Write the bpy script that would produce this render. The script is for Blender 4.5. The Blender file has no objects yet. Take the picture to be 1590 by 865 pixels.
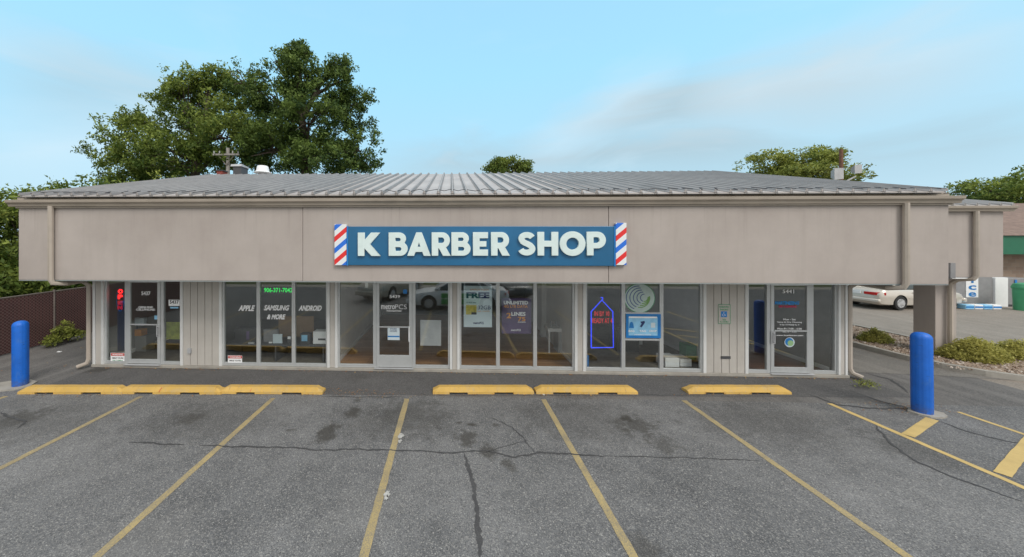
import bpy, bmesh, math, random
import numpy as np
from mathutils import Vector, Matrix

# ------------------------------------------------------------------ scene, camera, sky, sun
S = bpy.context.scene
C = S.collection
R = math.radians
S.render.engine = 'CYCLES'
S.render.resolution_x, S.render.resolution_y = 1024, 557
S.view_settings.view_transform = 'Standard'
S.view_settings.look = 'None'
S.view_settings.exposure = 0.0
S.view_settings.gamma = 1.0
S.view_settings.use_curve_mapping = False
S.cycles.max_bounces = 10
S.cycles.transparent_max_bounces = 16
S.cycles.diffuse_bounces = 4

F = 535.0; CX = 680.0; HY = 370.0; H = 3.35; TH = 0.038     # lens in photo pixels, eye height, yaw
cam_d = bpy.data.cameras.new('camera')
cam = bpy.data.objects.new('camera', cam_d); C.objects.link(cam)
cam.location = (0, 0, H); cam.rotation_euler = (R(90), 0, TH)
cam_d.sensor_width = 36.0; cam_d.lens = 36.0*F/1590
cam_d.shift_x = (795-CX)/1590; cam_d.shift_y = (HY-432.5)/1590
cam_d.clip_start = 0.05; cam_d.clip_end = 3000
S.camera = cam

def ray(px, py):
    a = (px-CX)/F; b = (HY-py)/F
    return Vector((a*math.cos(TH)-math.sin(TH), a*math.sin(TH)+math.cos(TH), b))
def G(px, py, z=0.0):                       # point of the level z under that spot
    d = ray(px, py); t = (z-H)/d.z
    return Vector((d.x*t, d.y*t, z))
def PX(px, Y):                              # X where the vertical plane y=Y is crossed
    d = ray(px, HY); return d.x/d.y*Y
def PZ(px, py, Y):
    d = ray(px, py); return H + d.z/d.y*Y
def P(px, py, Y):
    return Vector((PX(px, Y), Y, PZ(px, py, Y)))
YW, YF = 8.68, 7.52                         # glazing wall plane, fascia plane

sun_dir = Vector((0.42, -0.62, 0.80)).normalized()          # towards the sun
sl = bpy.data.lights.new('sun', 'SUN'); sl.energy = 1.8; sl.angle = R(22); sl.color = (1.0, 0.945, 0.88)
so = bpy.data.objects.new('sun', sl); C.objects.link(so)
so.rotation_euler = sun_dir.to_track_quat('Z', 'Y').to_euler(); so.location = (10, -20, 40)

def world():
    w = bpy.data.worlds.new('World'); S.world = w; w.use_nodes = True
    nt = w.node_tree; N = nt.nodes; L = nt.links; N.clear()
    def n(t, **k):
        o = N.new(t)
        for a, b in k.items(): setattr(o, a, b)
        return o
    def math_(op, a, b=None, c=None, clamp=False):
        m = n('ShaderNodeMath', operation=op); m.use_clamp = clamp
        for i, v in enumerate((a, b, c)):
            if v is None: continue
            if isinstance(v, (int, float)): m.inputs[i].default_value = v
            else: L.new(v, m.inputs[i])
        return m.outputs[0]
    sky = n('ShaderNodeTexSky'); sky.sky_type = 'NISHITA'; sky.sun_disc = False
    sky.sun_elevation = math.asin(sun_dir.z); sky.sun_rotation = math.atan2(sun_dir.x, sun_dir.y)
    sky.air_density = 1.0; sky.dust_density = 2.0
    sc = n('ShaderNodeVectorMath', operation='SCALE'); L.new(sky.outputs[0], sc.inputs[0]); sc.inputs['Scale'].default_value = 0.10
    tc = n('ShaderNodeTexCoord')
    nm = n('ShaderNodeVectorMath', operation='NORMALIZE'); L.new(tc.outputs['Generated'], nm.inputs[0])
    sp = n('ShaderNodeSeparateXYZ'); L.new(nm.outputs[0], sp.inputs[0])
    ramp = n('ShaderNodeValToRGB'); L.new(sp.outputs[2], ramp.inputs[0])
    e = ramp.color_ramp.elements
    e[0].position = 0.0; e[0].color = (0.60, 0.80, 0.93, 1)
    e[1].position = 1.0; e[1].color = (0.34, 0.66, 0.98, 1)
    x = e.new(0.16); x.color = (0.50, 0.82, 1.0, 1)
    x = e.new(0.42); x.color = (0.425, 0.83, 1.08, 1)
    base = n('ShaderNodeMix', data_type='RGBA'); base.inputs[0].default_value = 0.86
    L.new(sc.outputs[0], base.inputs[6]); L.new(ramp.outputs[0], base.inputs[7])
    # thin streaks and low banks of cloud, laid out by direction in the sky
    mp = n('ShaderNodeMapping'); L.new(nm.outputs[0], mp.inputs[0]); mp.inputs['Scale'].default_value = (1.6, 1.6, 6.5)
    mp.inputs['Rotation'].default_value = (0.0, R(-12), 0.0)
    no = n('ShaderNodeTexNoise'); L.new(mp.outputs[0], no.inputs[0]); no.inputs['Scale'].default_value = 1.7
    no.inputs['Detail'].default_value = 7; no.inputs['Roughness'].default_value = 0.52; no.inputs['Distortion'].default_value = 0.7
    nz = no.outputs[0]
    def band(p1, p2, halfw, gain):
        d1, d2 = ray(*p1).normalized(), ray(*p2).normalized()
        nn = d1.cross(d2).normalized(); mid = (d1+d2).normalized(); ext = math.acos(max(-1, min(1, d1.dot(d2))))/2
        dot = n('ShaderNodeVectorMath', operation='DOT_PRODUCT'); L.new(nm.outputs[0], dot.inputs[0]); dot.inputs[1].default_value = nn
        wob = math_('ADD', dot.outputs['Value'], math_('MULTIPLY', math_('SUBTRACT', nz, 0.5), 0.16))
        a = math_('SUBTRACT', 1.0, math_('DIVIDE', math_('ABSOLUTE', wob), halfw), clamp=True)
        dm = n('ShaderNodeVectorMath', operation='DOT_PRODUCT'); L.new(nm.outputs[0], dm.inputs[0]); dm.inputs[1].default_value = mid
        c0 = math.cos(ext*1.25); c1 = math.cos(ext*0.55)
        b = math_('DIVIDE', math_('SUBTRACT', dm.outputs['Value'], c0), c1-c0, clamp=True)
        k = math_('MULTIPLY', math_('MULTIPLY', a, b), gain)
        return math_('MULTIPLY', k, math_('ADD', 0.35, math_('MULTIPLY', nz, 1.3)), clamp=True)
    g = band((880, 200), (1480, 100), 0.10, 1.0)
    for q in (((620, 262), (1330, 215), 0.10, 0.9), ((1250, 235), (1650, 175), 0.08, 0.8), ((20, 120), (330, 175), 0.12, 0.55)):
        g = math_('MAXIMUM', g, band(*q))
    mx = n('ShaderNodeMix', data_type='RGBA'); L.new(g, mx.inputs[0]); L.new(base.outputs[2], mx.inputs[6])
    mx.inputs[7].default_value = (0.44, 0.60, 0.69, 1)
    # paler lit edges
    hl = math_('MULTIPLY', math_('GREATER_THAN', nz, 0.0), math_('MULTIPLY', math_('SUBTRACT', nz, 0.52, clamp=True), 2.6), clamp=True)
    hz = math_('SUBTRACT', 1.0, math_('MULTIPLY', sp.outputs[2], 1.6), clamp=True)
    wh = math_('MAXIMUM', band((820, 240), (1040, 110), 0.10, 0.42), band((1080, 165), (1600, 45), 0.11, 0.45))
    wh = math_('MAXIMUM', wh, band((-60, 235), (330, 205), 0.10, 0.5))
    m2 = n('ShaderNodeMix', data_type='RGBA'); L.new(math_('MAXIMUM', math_('MULTIPLY', hl, hz), wh), m2.inputs[0]); L.new(mx.outputs[2], m2.inputs[6])
    m2.inputs[7].default_value = (0.70, 0.84, 0.93, 1)
    # unseen broken white cloud added overhead and over the street for brighter, warmer light
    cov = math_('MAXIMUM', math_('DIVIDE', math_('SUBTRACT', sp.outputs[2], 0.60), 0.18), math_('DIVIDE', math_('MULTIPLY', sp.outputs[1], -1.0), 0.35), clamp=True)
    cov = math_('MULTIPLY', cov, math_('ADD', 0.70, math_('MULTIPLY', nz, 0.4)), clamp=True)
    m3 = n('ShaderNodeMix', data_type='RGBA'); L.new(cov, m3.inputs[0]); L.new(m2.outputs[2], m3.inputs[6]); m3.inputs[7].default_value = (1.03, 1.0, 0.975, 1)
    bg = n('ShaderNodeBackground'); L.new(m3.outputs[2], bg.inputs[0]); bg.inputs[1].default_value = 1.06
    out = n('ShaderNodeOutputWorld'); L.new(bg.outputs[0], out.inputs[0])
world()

# ------------------------------------------------------------------ materials
def nodes(name):
    m = bpy.data.materials.new(name); m.use_nodes = True
    nt = m.node_tree; b = nt.nodes['Principled BSDF']
    return m, nt, b
def NN(nt, t, **k):
    o = nt.nodes.new(t)
    for a, v in k.items(): setattr(o, a, v)
    return o
def mth(nt, op, a, b=None, clamp=False):
    m = NN(nt, 'ShaderNodeMath', operation=op); m.use_clamp = clamp
    for i, v in enumerate((a, b)):
        if v is None: continue
        if isinstance(v, (int, float)): m.inputs[i].default_value = v
        else: nt.links.new(v, m.inputs[i])
    return m.outputs[0]
def noise(nt, scale, detail=4, rough=0.55, vec=None, coord='Object', sc3=None):
    o = NN(nt, 'ShaderNodeTexNoise'); o.inputs['Scale'].default_value = scale
    o.inputs['Detail'].default_value = detail; o.inputs['Roughness'].default_value = rough
    if vec is None:
        g = NN(nt, 'ShaderNodeNewGeometry'); vec = g.outputs['Position']
    if sc3:
        mp = NN(nt, 'ShaderNodeMapping'); nt.links.new(vec, mp.inputs[0]); mp.inputs['Scale'].default_value = sc3; vec = mp.outputs[0]
    nt.links.new(vec, o.inputs[0]); return o.outputs[0]
def mixc(nt, f, a, b):
    m = NN(nt, 'ShaderNodeMix', data_type='RGBA')
    for i, v in ((0, f), (6, a), (7, b)):
        if isinstance(v, (int, float)): m.inputs[i].default_value = v
        elif isinstance(v, tuple): m.inputs[i].default_value = (*v[:3], 1)
        else: nt.links.new(v, m.inputs[i])
    return m.outputs[2]
def bump(nt, b, h, strength=0.2, dist=0.01):
    o = NN(nt, 'ShaderNodeBump'); o.inputs['Strength'].default_value = strength; o.inputs['Distance'].default_value = dist
    nt.links.new(h, o.inputs['Height']); nt.links.new(o.outputs[0], b.inputs['Normal'])
def ramp01(nt, v, lo, hi):
    m = NN(nt, 'ShaderNodeMapRange'); m.inputs[1].default_value = lo; m.inputs[2].default_value = hi
    nt.links.new(v, m.inputs[0]); return m.outputs[0]

def plain(name, col, rough=0.6, metal=0.0, var=0.12, scale=3.0, bmp=0.0, bscale=60, spec=0.5, dirt=None, sc3=None):
    """a surface colour with uneven tone, optional dirt colour and fine relief"""
    m, nt, b = nodes(name)
    n1 = noise(nt, scale, 5, 0.6, sc3=sc3)
    dark = tuple(c*(1-var) for c in col); light = tuple(min(1, c*(1+var)) for c in col)
    c = mixc(nt, ramp01(nt, n1, 0.3, 0.7), dark, light)
    if dirt:
        n2 = noise(nt, dirt[1], 7, 0.7, sc3=dirt[3] if len(dirt) > 3 else None)
        c = mixc(nt, mth(nt, 'MULTIPLY', ramp01(nt, n2, 0.52, 0.72), dirt[2]), c, dirt[0])
    nt.links.new(c, b.inputs['Base Color'])
    b.inputs['Roughness'].default_value = rough; b.inputs['Metallic'].default_value = metal
    b.inputs['Specular IOR Level'].default_value = spec
    if bmp: bump(nt, b, noise(nt, bscale, 4, 0.6), bmp, 0.004)
    return m
def emit(name, col, s):
    m, nt, b = nodes(name)
    b.inputs['Base Color'].default_value = (*[c*0.4 for c in col], 1)
    b.inputs['Emission Color'].default_value = (*col, 1); b.inputs['Emission Strength'].default_value = s
    return m

def asphalt(name, lo, hi, speck, stains=(), streak=0.0, bias=0.0):
    m, nt, b = nodes(name)
    g = NN(nt, 'ShaderNodeNewGeometry'); pos = g.outputs['Position']
    big = noise(nt, 0.35, 6, 0.62, pos); mid = noise(nt, 2.2, 6, 0.65, pos)
    c = mixc(nt, ramp01(nt, mth(nt, 'ADD', mth(nt, 'MULTIPLY', big, 0.6), mth(nt, 'MULTIPLY', mid, 0.4)), 0.36, 0.66), lo, hi)
    v = NN(nt, 'ShaderNodeTexVoronoi'); v.inputs['Scale'].default_value = 95; nt.links.new(pos, v.inputs[0])
    sepc = NN(nt, 'ShaderNodeSeparateColor'); nt.links.new(v.outputs['Color'], sepc.inputs[0])
    light = mth(nt, 'MULTIPLY', ramp01(nt, sepc.outputs[0], 0.62, 1.0), speck)
    c = mixc(nt, light, c, (0.42, 0.41, 0.38))
    dk = mth(nt, 'MULTIPLY', ramp01(nt, sepc.outputs[1], 0.55, 1.0), 0.65)
    c = mixc(nt, dk, c, (0.035, 0.035, 0.037))
    v2 = NN(nt, 'ShaderNodeTexVoronoi'); v2.inputs['Scale'].default_value = 30; nt.links.new(pos, v2.inputs[0])
    s2 = NN(nt, 'ShaderNodeSeparateColor'); nt.links.new(v2.outputs['Color'], s2.inputs[0])
    c = mixc(nt, mth(nt, 'MULTIPLY', mth(nt, 'GREATER_THAN', s2.outputs[0], 0.93), mth(nt, 'MULTIPLY', mth(nt, 'LESS_THAN', v2.outputs['Distance'], 0.28), speck*0.8)), c, (0.5, 0.49, 0.46))
    if streak:
        s = noise(nt, 1.0, 5, 0.6, pos, sc3=(2.6, 0.25, 1))
        c = mixc(nt, mth(nt, 'MULTIPLY', ramp01(nt, s, 0.45, 0.7), streak), c, tuple(x*1.7 for x in hi))
    ns = noise(nt, 5.5, 6, 0.68, pos)
    for (x, y, r, k, asp) in stains:
        mp = NN(nt, 'ShaderNodeMapping'); nt.links.new(pos, mp.inputs[0]); mp.vector_type = 'POINT'
        mp.inputs['Location'].default_value = (-x/r, -y/(r*asp), 0); mp.inputs['Scale'].default_value = (1/r, 1/(r*asp), 0)
        ln = NN(nt, 'ShaderNodeVectorMath', operation='LENGTH'); nt.links.new(mp.outputs[0], ln.inputs[0])
        d = mth(nt, 'ADD', ln.outputs['Value'], mth(nt, 'MULTIPLY', mth(nt, 'SUBTRACT', ns, 0.5), 2.6))
        f = mth(nt, 'MULTIPLY', mth(nt, 'SUBTRACT', 1.0, d, clamp=True), abs(k)*1.7, clamp=True)
        f = mth(nt, 'MINIMUM', f, abs(k))
        c = mixc(nt, f, c, (0.045, 0.042, 0.036) if k > 0 else (0.30, 0.29, 0.27))
    nt.links.new(c, b.inputs['Base Color']); b.inputs['Roughness'].default_value = 0.85
    b.inputs['Specular IOR Level'].default_value = 0.35
    h = mth(nt, 'ADD', mth(nt, 'MULTIPLY', v.outputs['Distance'], 0.6), mth(nt, 'MULTIPLY', noise(nt, 30, 4, 0.6, pos), 0.6))
    bump(nt, b, h, 0.55, 0.006)
    return m

def stucco():
    m, nt, b = nodes('stucco')
    g = NN(nt, 'ShaderNodeNewGeometry'); pos = g.outputs['Position']
    c = mixc(nt, ramp01(nt, noise(nt, 0.7, 5, 0.6, pos), 0.3, 0.7), (0.380, 0.334, 0.305), (0.460, 0.412, 0.378))
    dr = noise(nt, 1.0, 6, 0.65, pos, sc3=(3.2, 3.2, 0.35))
    c = mixc(nt, mth(nt, 'MULTIPLY', ramp01(nt, dr, 0.5, 0.75), 0.28), c, (0.30, 0.26, 0.23))
    fine = noise(nt, 14, 6, 0.7, pos)
    c = mixc(nt, mth(nt, 'MULTIPLY', ramp01(nt, fine, 0.5, 0.8), 0.12), c, (0.5, 0.46, 0.42))
    nt.links.new(c, b.inputs['Base Color']); st = noise(nt, 1.0, 5, 0.7, pos, sc3=(9, 9, 0.25)); sz = NN(nt, 'ShaderNodeSeparateXYZ'); nt.links.new(pos, sz.inputs[0])
    run = mth(nt, 'MULTIPLY', ramp01(nt, st, 0.56, 0.72), mth(nt, 'MULTIPLY', mth(nt, 'SUBTRACT', sz.outputs[2], 3.2), 0.45, clamp=True))
    c = mixc(nt, run, c, (0.22, 0.185, 0.155))
    nt.links.new(c, b.inputs['Base Color']); b.inputs['Roughness'].default_value = 0.9
    bump(nt, b, mth(nt, 'ADD', noise(nt, 90, 5, 0.75, pos), noise(nt, 3, 3, 0.5, pos)), 0.45, 0.006)
    return m

def glass_mat(name, refl=0.14, tint=(0.80, 0.84, 0.84)):
    m = bpy.data.materials.new(name); m.use_nodes = True; nt = m.node_tree; nt.nodes.clear()
    tr = NN(nt, 'ShaderNodeBsdfTransparent'); tr.inputs[0].default_value = (*tint, 1)
    gl = NN(nt, 'ShaderNodeBsdfGlossy'); gl.inputs['Roughness'].default_value = 0.0; gl.inputs[0].default_value = (0.95, 1, 1, 1)
    ge = NN(nt, 'ShaderNodeNewGeometry'); dt = NN(nt, 'ShaderNodeVectorMath', operation='DOT_PRODUCT')
    nt.links.new(ge.outputs['Normal'], dt.inputs[0]); nt.links.new(ge.outputs['Incoming'], dt.inputs[1])
    k = mth(nt, 'POWER', mth(nt, 'SUBTRACT', 1.0, mth(nt, 'ABSOLUTE', dt.outputs['Value']), clamp=True), 5.0)
    f = mth(nt, 'ADD', mth(nt, 'MULTIPLY', k, 1.6), refl, clamp=True)
    bp = NN(nt, 'ShaderNodeBump'); bp.inputs['Strength'].default_value = 0.06; bp.inputs['Distance'].default_value = 0.004
    nt.links.new(noise(nt, 1.3, 2, 0.5), bp.inputs['Height']); nt.links.new(bp.outputs[0], gl.inputs['Normal'])
    mx = NN(nt, 'ShaderNodeMixShader'); nt.links.new(f, mx.inputs[0]); nt.links.new(tr.outputs[0], mx.inputs[1]); nt.links.new(gl.outputs[0], mx.inputs[2])
    o = NN(nt, 'ShaderNodeOutputMaterial'); nt.links.new(mx.outputs[0], o.inputs[0])
    return m

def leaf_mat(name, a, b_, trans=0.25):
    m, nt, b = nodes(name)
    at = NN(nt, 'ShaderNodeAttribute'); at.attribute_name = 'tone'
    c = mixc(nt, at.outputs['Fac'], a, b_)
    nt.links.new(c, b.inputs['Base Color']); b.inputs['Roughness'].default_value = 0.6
    b.inputs['Specular IOR Level'].default_value = 0.25
    tl = NN(nt, 'ShaderNodeBsdfTranslucent'); nt.links.new(c, tl.inputs[0])
    mx = NN(nt, 'ShaderNodeMixShader'); mx.inputs[0].default_value = trans
    nt.links.new(b.outputs[0], mx.inputs[1]); nt.links.new(tl.outputs[0], mx.inputs[2])
    nt.links.new(mx.outputs[0], nt.nodes['Material Output'].inputs[0])
    return m

def worn_paint(name, col, wear, under=(0.10, 0.10, 0.10)):
    m, nt, b = nodes(name)
    g = NN(nt, 'ShaderNodeNewGeometry'); pos = g.outputs['Position']
    c = mixc(nt, ramp01(nt, noise(nt, 3, 5, 0.6, pos), 0.3, 0.7), tuple(x*0.86 for x in col), tuple(min(1, x*1.08) for x in col))
    w = ramp01(nt, mth(nt, 'ADD', mth(nt, 'MULTIPLY', noise(nt, 75, 5, 0.75, pos), 0.7), mth(nt, 'MULTIPLY', noise(nt, 2.5, 5, 0.7, pos), 0.3)), 0.62-wear, 0.76-wear)
    c = mixc(nt, mth(nt, 'MULTIPLY', w, 0.75), c, under)
    nt.links.new(c, b.inputs['Base Color']); b.inputs['Roughness'].default_value = 0.75
    bump(nt, b, noise(nt, 110, 4, 0.7, pos), 0.4, 0.004)
    return m

def fence_mat():
    m, nt, b = nodes('fence_slats')
    tc = NN(nt, 'ShaderNodeTexCoord'); sp = NN(nt, 'ShaderNodeSeparateXYZ'); nt.links.new(tc.outputs['Object'], sp.inputs[0])
    def lines(sign):
        u = mth(nt, 'ADD', sp.outputs[1], mth(nt, 'MULTIPLY', sp.outputs[2], sign))
        fr = mth(nt, 'FRACT', mth(nt, 'MULTIPLY', u, 11.0))
        return mth(nt, 'LESS_THAN', fr, 0.17)
    ln = mth(nt, 'MAXIMUM', lines(1.0), lines(-1.0))
    sl = mth(nt, 'LESS_THAN', mth(nt, 'FRACT', mth(nt, 'MULTIPLY', sp.outputs[1], 11.0)), 0.12)
    c = mixc(nt, ramp01(nt, noise(nt, 2, 4), 0.3, 0.7), (0.060, 0.022, 0.022), (0.095, 0.036, 0.034))
    c = mixc(nt, sl, c, (0.015, 0.008, 0.008))
    c = mixc(nt, mth(nt, 'MULTIPLY', ln, 0.7), c, (0.20, 0.15, 0.14))
    nt.links.new(c, b.inputs['Base Color']); b.inputs['Roughness'].default_value = 0.6
    bump(nt, b, ln, 0.5, 0.01)
    return m

def barber_mat():
    m, nt, b = nodes('barber_stripes')
    tc = NN(nt, 'ShaderNodeTexCoord'); sp = NN(nt, 'ShaderNodeSeparateXYZ'); nt.links.new(tc.outputs['Object'], sp.inputs[0])
    u = mth(nt, 'FRACT', mth(nt, 'MULTIPLY', mth(nt, 'SUBTRACT', sp.outputs[2], mth(nt, 'MULTIPLY', sp.outputs[0], 0.85)), 1/0.50))
    c = mixc(nt, mth(nt, 'LESS_THAN', u, 0.24), (0.80, 0.83, 0.84), (0.78, 0.03, 0.03))
    bl = mth(nt, 'MULTIPLY', mth(nt, 'GREATER_THAN', u, 0.5), mth(nt, 'LESS_THAN', u, 0.74))
    c = mixc(nt, bl, c, (0.02, 0.17, 0.72))
    nt.links.new(c, b.inputs['Base Color']); b.inputs['Roughness'].default_value = 0.35
    return m

def brick_mat(name, a, b_, mortar, scale=1.0):
    m, nt, b = nodes(name)
    tc = NN(nt, 'ShaderNodeTexCoord')
    mp = NN(nt, 'ShaderNodeMapping'); mp.inputs['Rotation'].default_value = (R(90), 0, 0); nt.links.new(tc.outputs['Object'], mp.inputs[0])
    t = NN(nt, 'ShaderNodeTexBrick'); nt.links.new(mp.outputs[0], t.inputs[0])
    t.inputs['Color1'].default_value = (*a, 1); t.inputs['Color2'].default_value = (*b_, 1); t.inputs['Mortar'].default_value = (*mortar, 1)
    t.inputs['Scale'].default_value = scale; t.inputs['Brick Width'].default_value = 0.4; t.inputs['Row Height'].default_value = 0.2; t.inputs['Mortar Size'].default_value = 0.008
    nt.links.new(t.outputs[0], b.inputs['Base Color']); b.inputs['Roughness'].default_value = 0.9
    return m

def wood_floor(name, a, b_):
    m, nt, b = nodes(name)
    tc = NN(nt, 'ShaderNodeTexCoord')
    t = NN(nt, 'ShaderNodeTexBrick'); nt.links.new(tc.outputs['Object'], t.inputs[0])
    t.inputs['Color1'].default_value = (*a, 1); t.inputs['Color2'].default_value = (*b_, 1); t.inputs['Mortar'].default_value = (*[x*0.4 for x in a], 1)
    t.inputs['Brick Width'].default_value = 1.1; t.inputs['Row Height'].default_value = 0.13; t.inputs['Mortar Size'].default_value = 0.005; t.inputs['Scale'].default_value = 1
    nt.links.new(t.outputs[0], b.inputs['Base Color']); b.inputs['Roughness'].default_value = 0.35
    return m

M = {}
M['stucco'] = stucco()
M['siding'] = plain('siding', (0.50, 0.475, 0.435), 0.7, var=0.07, scale=2, bmp=0.2, bscale=40, dirt=((0.34, 0.31, 0.27), 1.0, 0.35, (5, 5, 0.5)))
M['trim'] = plain('trim_white', (0.68, 0.69, 0.68), 0.55, var=0.06, dirt=((0.40, 0.39, 0.36), 1.5, 0.4, (6, 6, 0.8)))
M['alum'] = plain('aluminium_frame', (0.58, 0.60, 0.60), 0.38, 0.4, var=0.08, dirt=((0.34, 0.34, 0.33), 3, 0.4))
M['gutter'] = plain('gutter_paint', (0.400, 0.345, 0.285), 0.5, var=0.08, scale=1.5, dirt=((0.22, 0.19, 0.15), 1.2, 0.45, (1.5, 4, 4)))
M['spout'] = plain('downspout_paint', (0.44, 0.385, 0.325), 0.45, var=0.08, dirt=((0.24, 0.21, 0.17), 3, 0.4))
M['drip'] = plain('drip_edge', (0.26, 0.29, 0.29), 0.5, var=0.1)
M['soffit'] = plain('soffit_paint', (0.34, 0.32, 0.29), 0.8)
M['roof'] = plain('roof_metal', (0.375, 0.352, 0.335), 0.5, 0.12, var=0.12, scale=0.9, dirt=((0.27, 0.255, 0.24), 1.0, 0.6, (2.5, 0.5, 0.5)))
def roof_mat():
    m, nt, b = nodes('roof_metal_seamed'); g = NN(nt, 'ShaderNodeNewGeometry'); pos = g.outputs['Position']
    sp = NN(nt, 'ShaderNodeSeparateXYZ'); nt.links.new(pos, sp.inputs[0])
    c = mixc(nt, ramp01(nt, noise(nt, 0.9, 5, 0.6, pos), 0.3, 0.7), (0.40, 0.368, 0.350), (0.51, 0.474, 0.45))
    c = mixc(nt, mth(nt, 'MULTIPLY', ramp01(nt, noise(nt, 1.0, 6, 0.7, pos, sc3=(2.5, .5, .5)), 0.5, 0.74), 0.5), c, (0.25, 0.235, 0.22))
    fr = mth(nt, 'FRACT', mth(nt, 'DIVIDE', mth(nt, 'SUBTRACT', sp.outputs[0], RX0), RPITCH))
    near = mth(nt, 'ADD', mth(nt, 'MULTIPLY', mth(nt, 'LESS_THAN', fr, 0.16), mth(nt, 'GREATER_THAN', fr, 0.045)), mth(nt, 'GREATER_THAN', fr, 0.93), clamp=True)  # shaded seam sides, with dirt, put into the colour so the ribs show
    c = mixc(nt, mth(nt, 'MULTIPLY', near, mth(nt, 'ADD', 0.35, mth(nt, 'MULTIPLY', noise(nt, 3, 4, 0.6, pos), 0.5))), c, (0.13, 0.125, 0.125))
    nt.links.new(c, b.inputs['Base Color']); b.inputs['Roughness'].default_value = 0.5; b.inputs['Metallic'].default_value = 0.12
    return m
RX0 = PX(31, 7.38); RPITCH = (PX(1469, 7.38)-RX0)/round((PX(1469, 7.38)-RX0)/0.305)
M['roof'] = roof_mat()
M['roofdark'] = plain('roof_closure', (0.05, 0.055, 0.06), 0.8)
M['cable'] = plain('cable_rubber', (0.03, 0.03, 0.035), 0.6)
M['conc'] = plain('concrete', (0.36, 0.34, 0.30), 0.9, var=0.14, scale=2.5, bmp=0.4, bscale=50, dirt=((0.18, 0.17, 0.15), 2.2, 0.6))
def bollard_mat():
    m, nt, b = nodes('bollard_blue'); tc = NN(nt, 'ShaderNodeTexCoord'); o = tc.outputs['Object']
    sp = NN(nt, 'ShaderNodeSeparateXYZ'); nt.links.new(o, sp.inputs[0])
    c = mixc(nt, ramp01(nt, noise(nt, 2.5, 4, 0.6, o), 0.3, 0.7), (0.004, 0.115, 0.52), (0.008, 0.150, 0.66))
    n2 = noise(nt, 9, 6, 0.7, o, sc3=(1, 1, .35))
    c = mixc(nt, mth(nt, 'MULTIPLY', ramp01(nt, n2, 0.56, 0.70), 0.35), c, (0.10, 0.22, 0.42))
    d = mth(nt, 'MULTIPLY', mth(nt, 'SUBTRACT', 1.0, mth(nt, 'MULTIPLY', sp.outputs[2], 5.0), clamp=True), ramp01(nt, noise(nt, 14, 5, 0.7, o), 0.35, 0.6), clamp=True)
    c = mixc(nt, mth(nt, 'MULTIPLY', d, 0.75), c, (0.09, 0.085, 0.08))
    sc = mth(nt, 'MULTIPLY', mth(nt, 'GREATER_THAN', noise(nt, 22, 3, 0.6, o, sc3=(.4, .4, 2.2)), 0.665), 0.6)
    c = mixc(nt, sc, c, (0.02, 0.03, 0.07))
    nt.links.new(c, b.inputs['Base Color']); b.inputs['Roughness'].default_value = 0.5
    bump(nt, b, noise(nt, 12, 3, 0.6, o), 0.08, 0.004)
    return m
M['bollard'] = bollard_mat()
def stop_mat():
    m, nt, b = nodes('stop_yellow'); g = NN(nt, 'ShaderNodeNewGeometry'); pos = g.outputs['Position']
    c = mixc(nt, ramp01(nt, noise(nt, 1.3, 5, 0.65, pos), 0.3, 0.7), (0.53, 0.335, 0.075), (0.66, 0.42, 0.11))
    c = mixc(nt, mth(nt, 'MULTIPLY', ramp01(nt, noise(nt, 4.5, 7, 0.75, pos), 0.50, 0.70), 0.55), c, (0.44, 0.36, 0.22))
    c = mixc(nt, mth(nt, 'MULTIPLY', ramp01(nt, noise(nt, 6, 6, 0.7, pos, sc3=(3, 1, .5)), 0.58, 0.70), 0.6), c, (0.36, 0.19, 0.06))
    c = mixc(nt, mth(nt, 'MULTIPLY', mth(nt, 'GREATER_THAN', noise(nt, 26, 5, 0.7, pos), 0.635), 0.85), c, (0.33, 0.30, 0.26))
    nt.links.new(c, b.inputs['Base Color']); b.inputs['Roughness'].default_value = 0.75
    bump(nt, b, noise(nt, 50, 5, 0.7, pos), 0.6, 0.006)
    return m
M['stop'] = stop_mat()
M['line'] = worn_paint('line_yellow', (0.46, 0.355, 0.155), 0.19, (0.17, 0.165, 0.15))
M['line_new'] = worn_paint('line_yellow_fresh', (0.60, 0.44, 0.17), 0.07, (0.18, 0.16, 0.12))
M['glass'] = glass_mat('window_glass', 0.18, (0.93, 0.96, 0.95))
M['wall_in'] = plain('interior_wall', (0.28, 0.27, 0.245), 0.85, var=0.05)
M['wall_white'] = plain('interior_white_wall', (0.72, 0.73, 0.72), 0.8, var=0.05)
M['ceil_in'] = plain('interior_ceiling', (0.75, 0.75, 0.72), 0.9)
M['wood'] = wood_floor('wood_floor', (0.40, 0.20, 0.085), (0.52, 0.28, 0.13))
M['redwood'] = wood_floor('red_wood_floor', (0.20, 0.09, 0.05), (0.26, 0.12, 0.07))
M['carpet'] = plain('carpet', (0.15, 0.13, 0.10), 0.95, var=0.2, scale=8)
M['white'] = plain('white_paint', (0.82, 0.83, 0.83), 0.5, var=0.04)
M['paper'] = plain('paper', (0.62, 0.72, 0.76), 0.6, var=0.04)
M['black'] = plain('black_plastic', (0.02, 0.02, 0.022), 0.5)
M['dgrey'] = plain('dark_grey', (0.07, 0.072, 0.078), 0.6)
M['grey'] = plain('grey_paint', (0.25, 0.25, 0.255), 0.6)
M['lgrey'] = plain('light_grey', (0.42, 0.43, 0.44), 0.6)
M['card'] = plain('cardboard', (0.36, 0.22, 0.11), 0.85)
M['redp'] = plain('red_paint', (0.55, 0.04, 0.03), 0.5)
M['bluep'] = plain('blue_print', (0.015, 0.20, 0.55), 0.4)
M['lblue'] = plain('light_blue_print', (0.28, 0.58, 0.82), 0.4, var=0.15, scale=6)
M['navy'] = plain('navy_print', (0.02, 0.035, 0.13), 0.6)
M['purple'] = plain('purple_print', (0.085, 0.05, 0.14), 0.5, var=0.3, scale=1.5)
M['orange'] = plain('orange_print', (0.75, 0.30, 0.03), 0.5)
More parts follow.
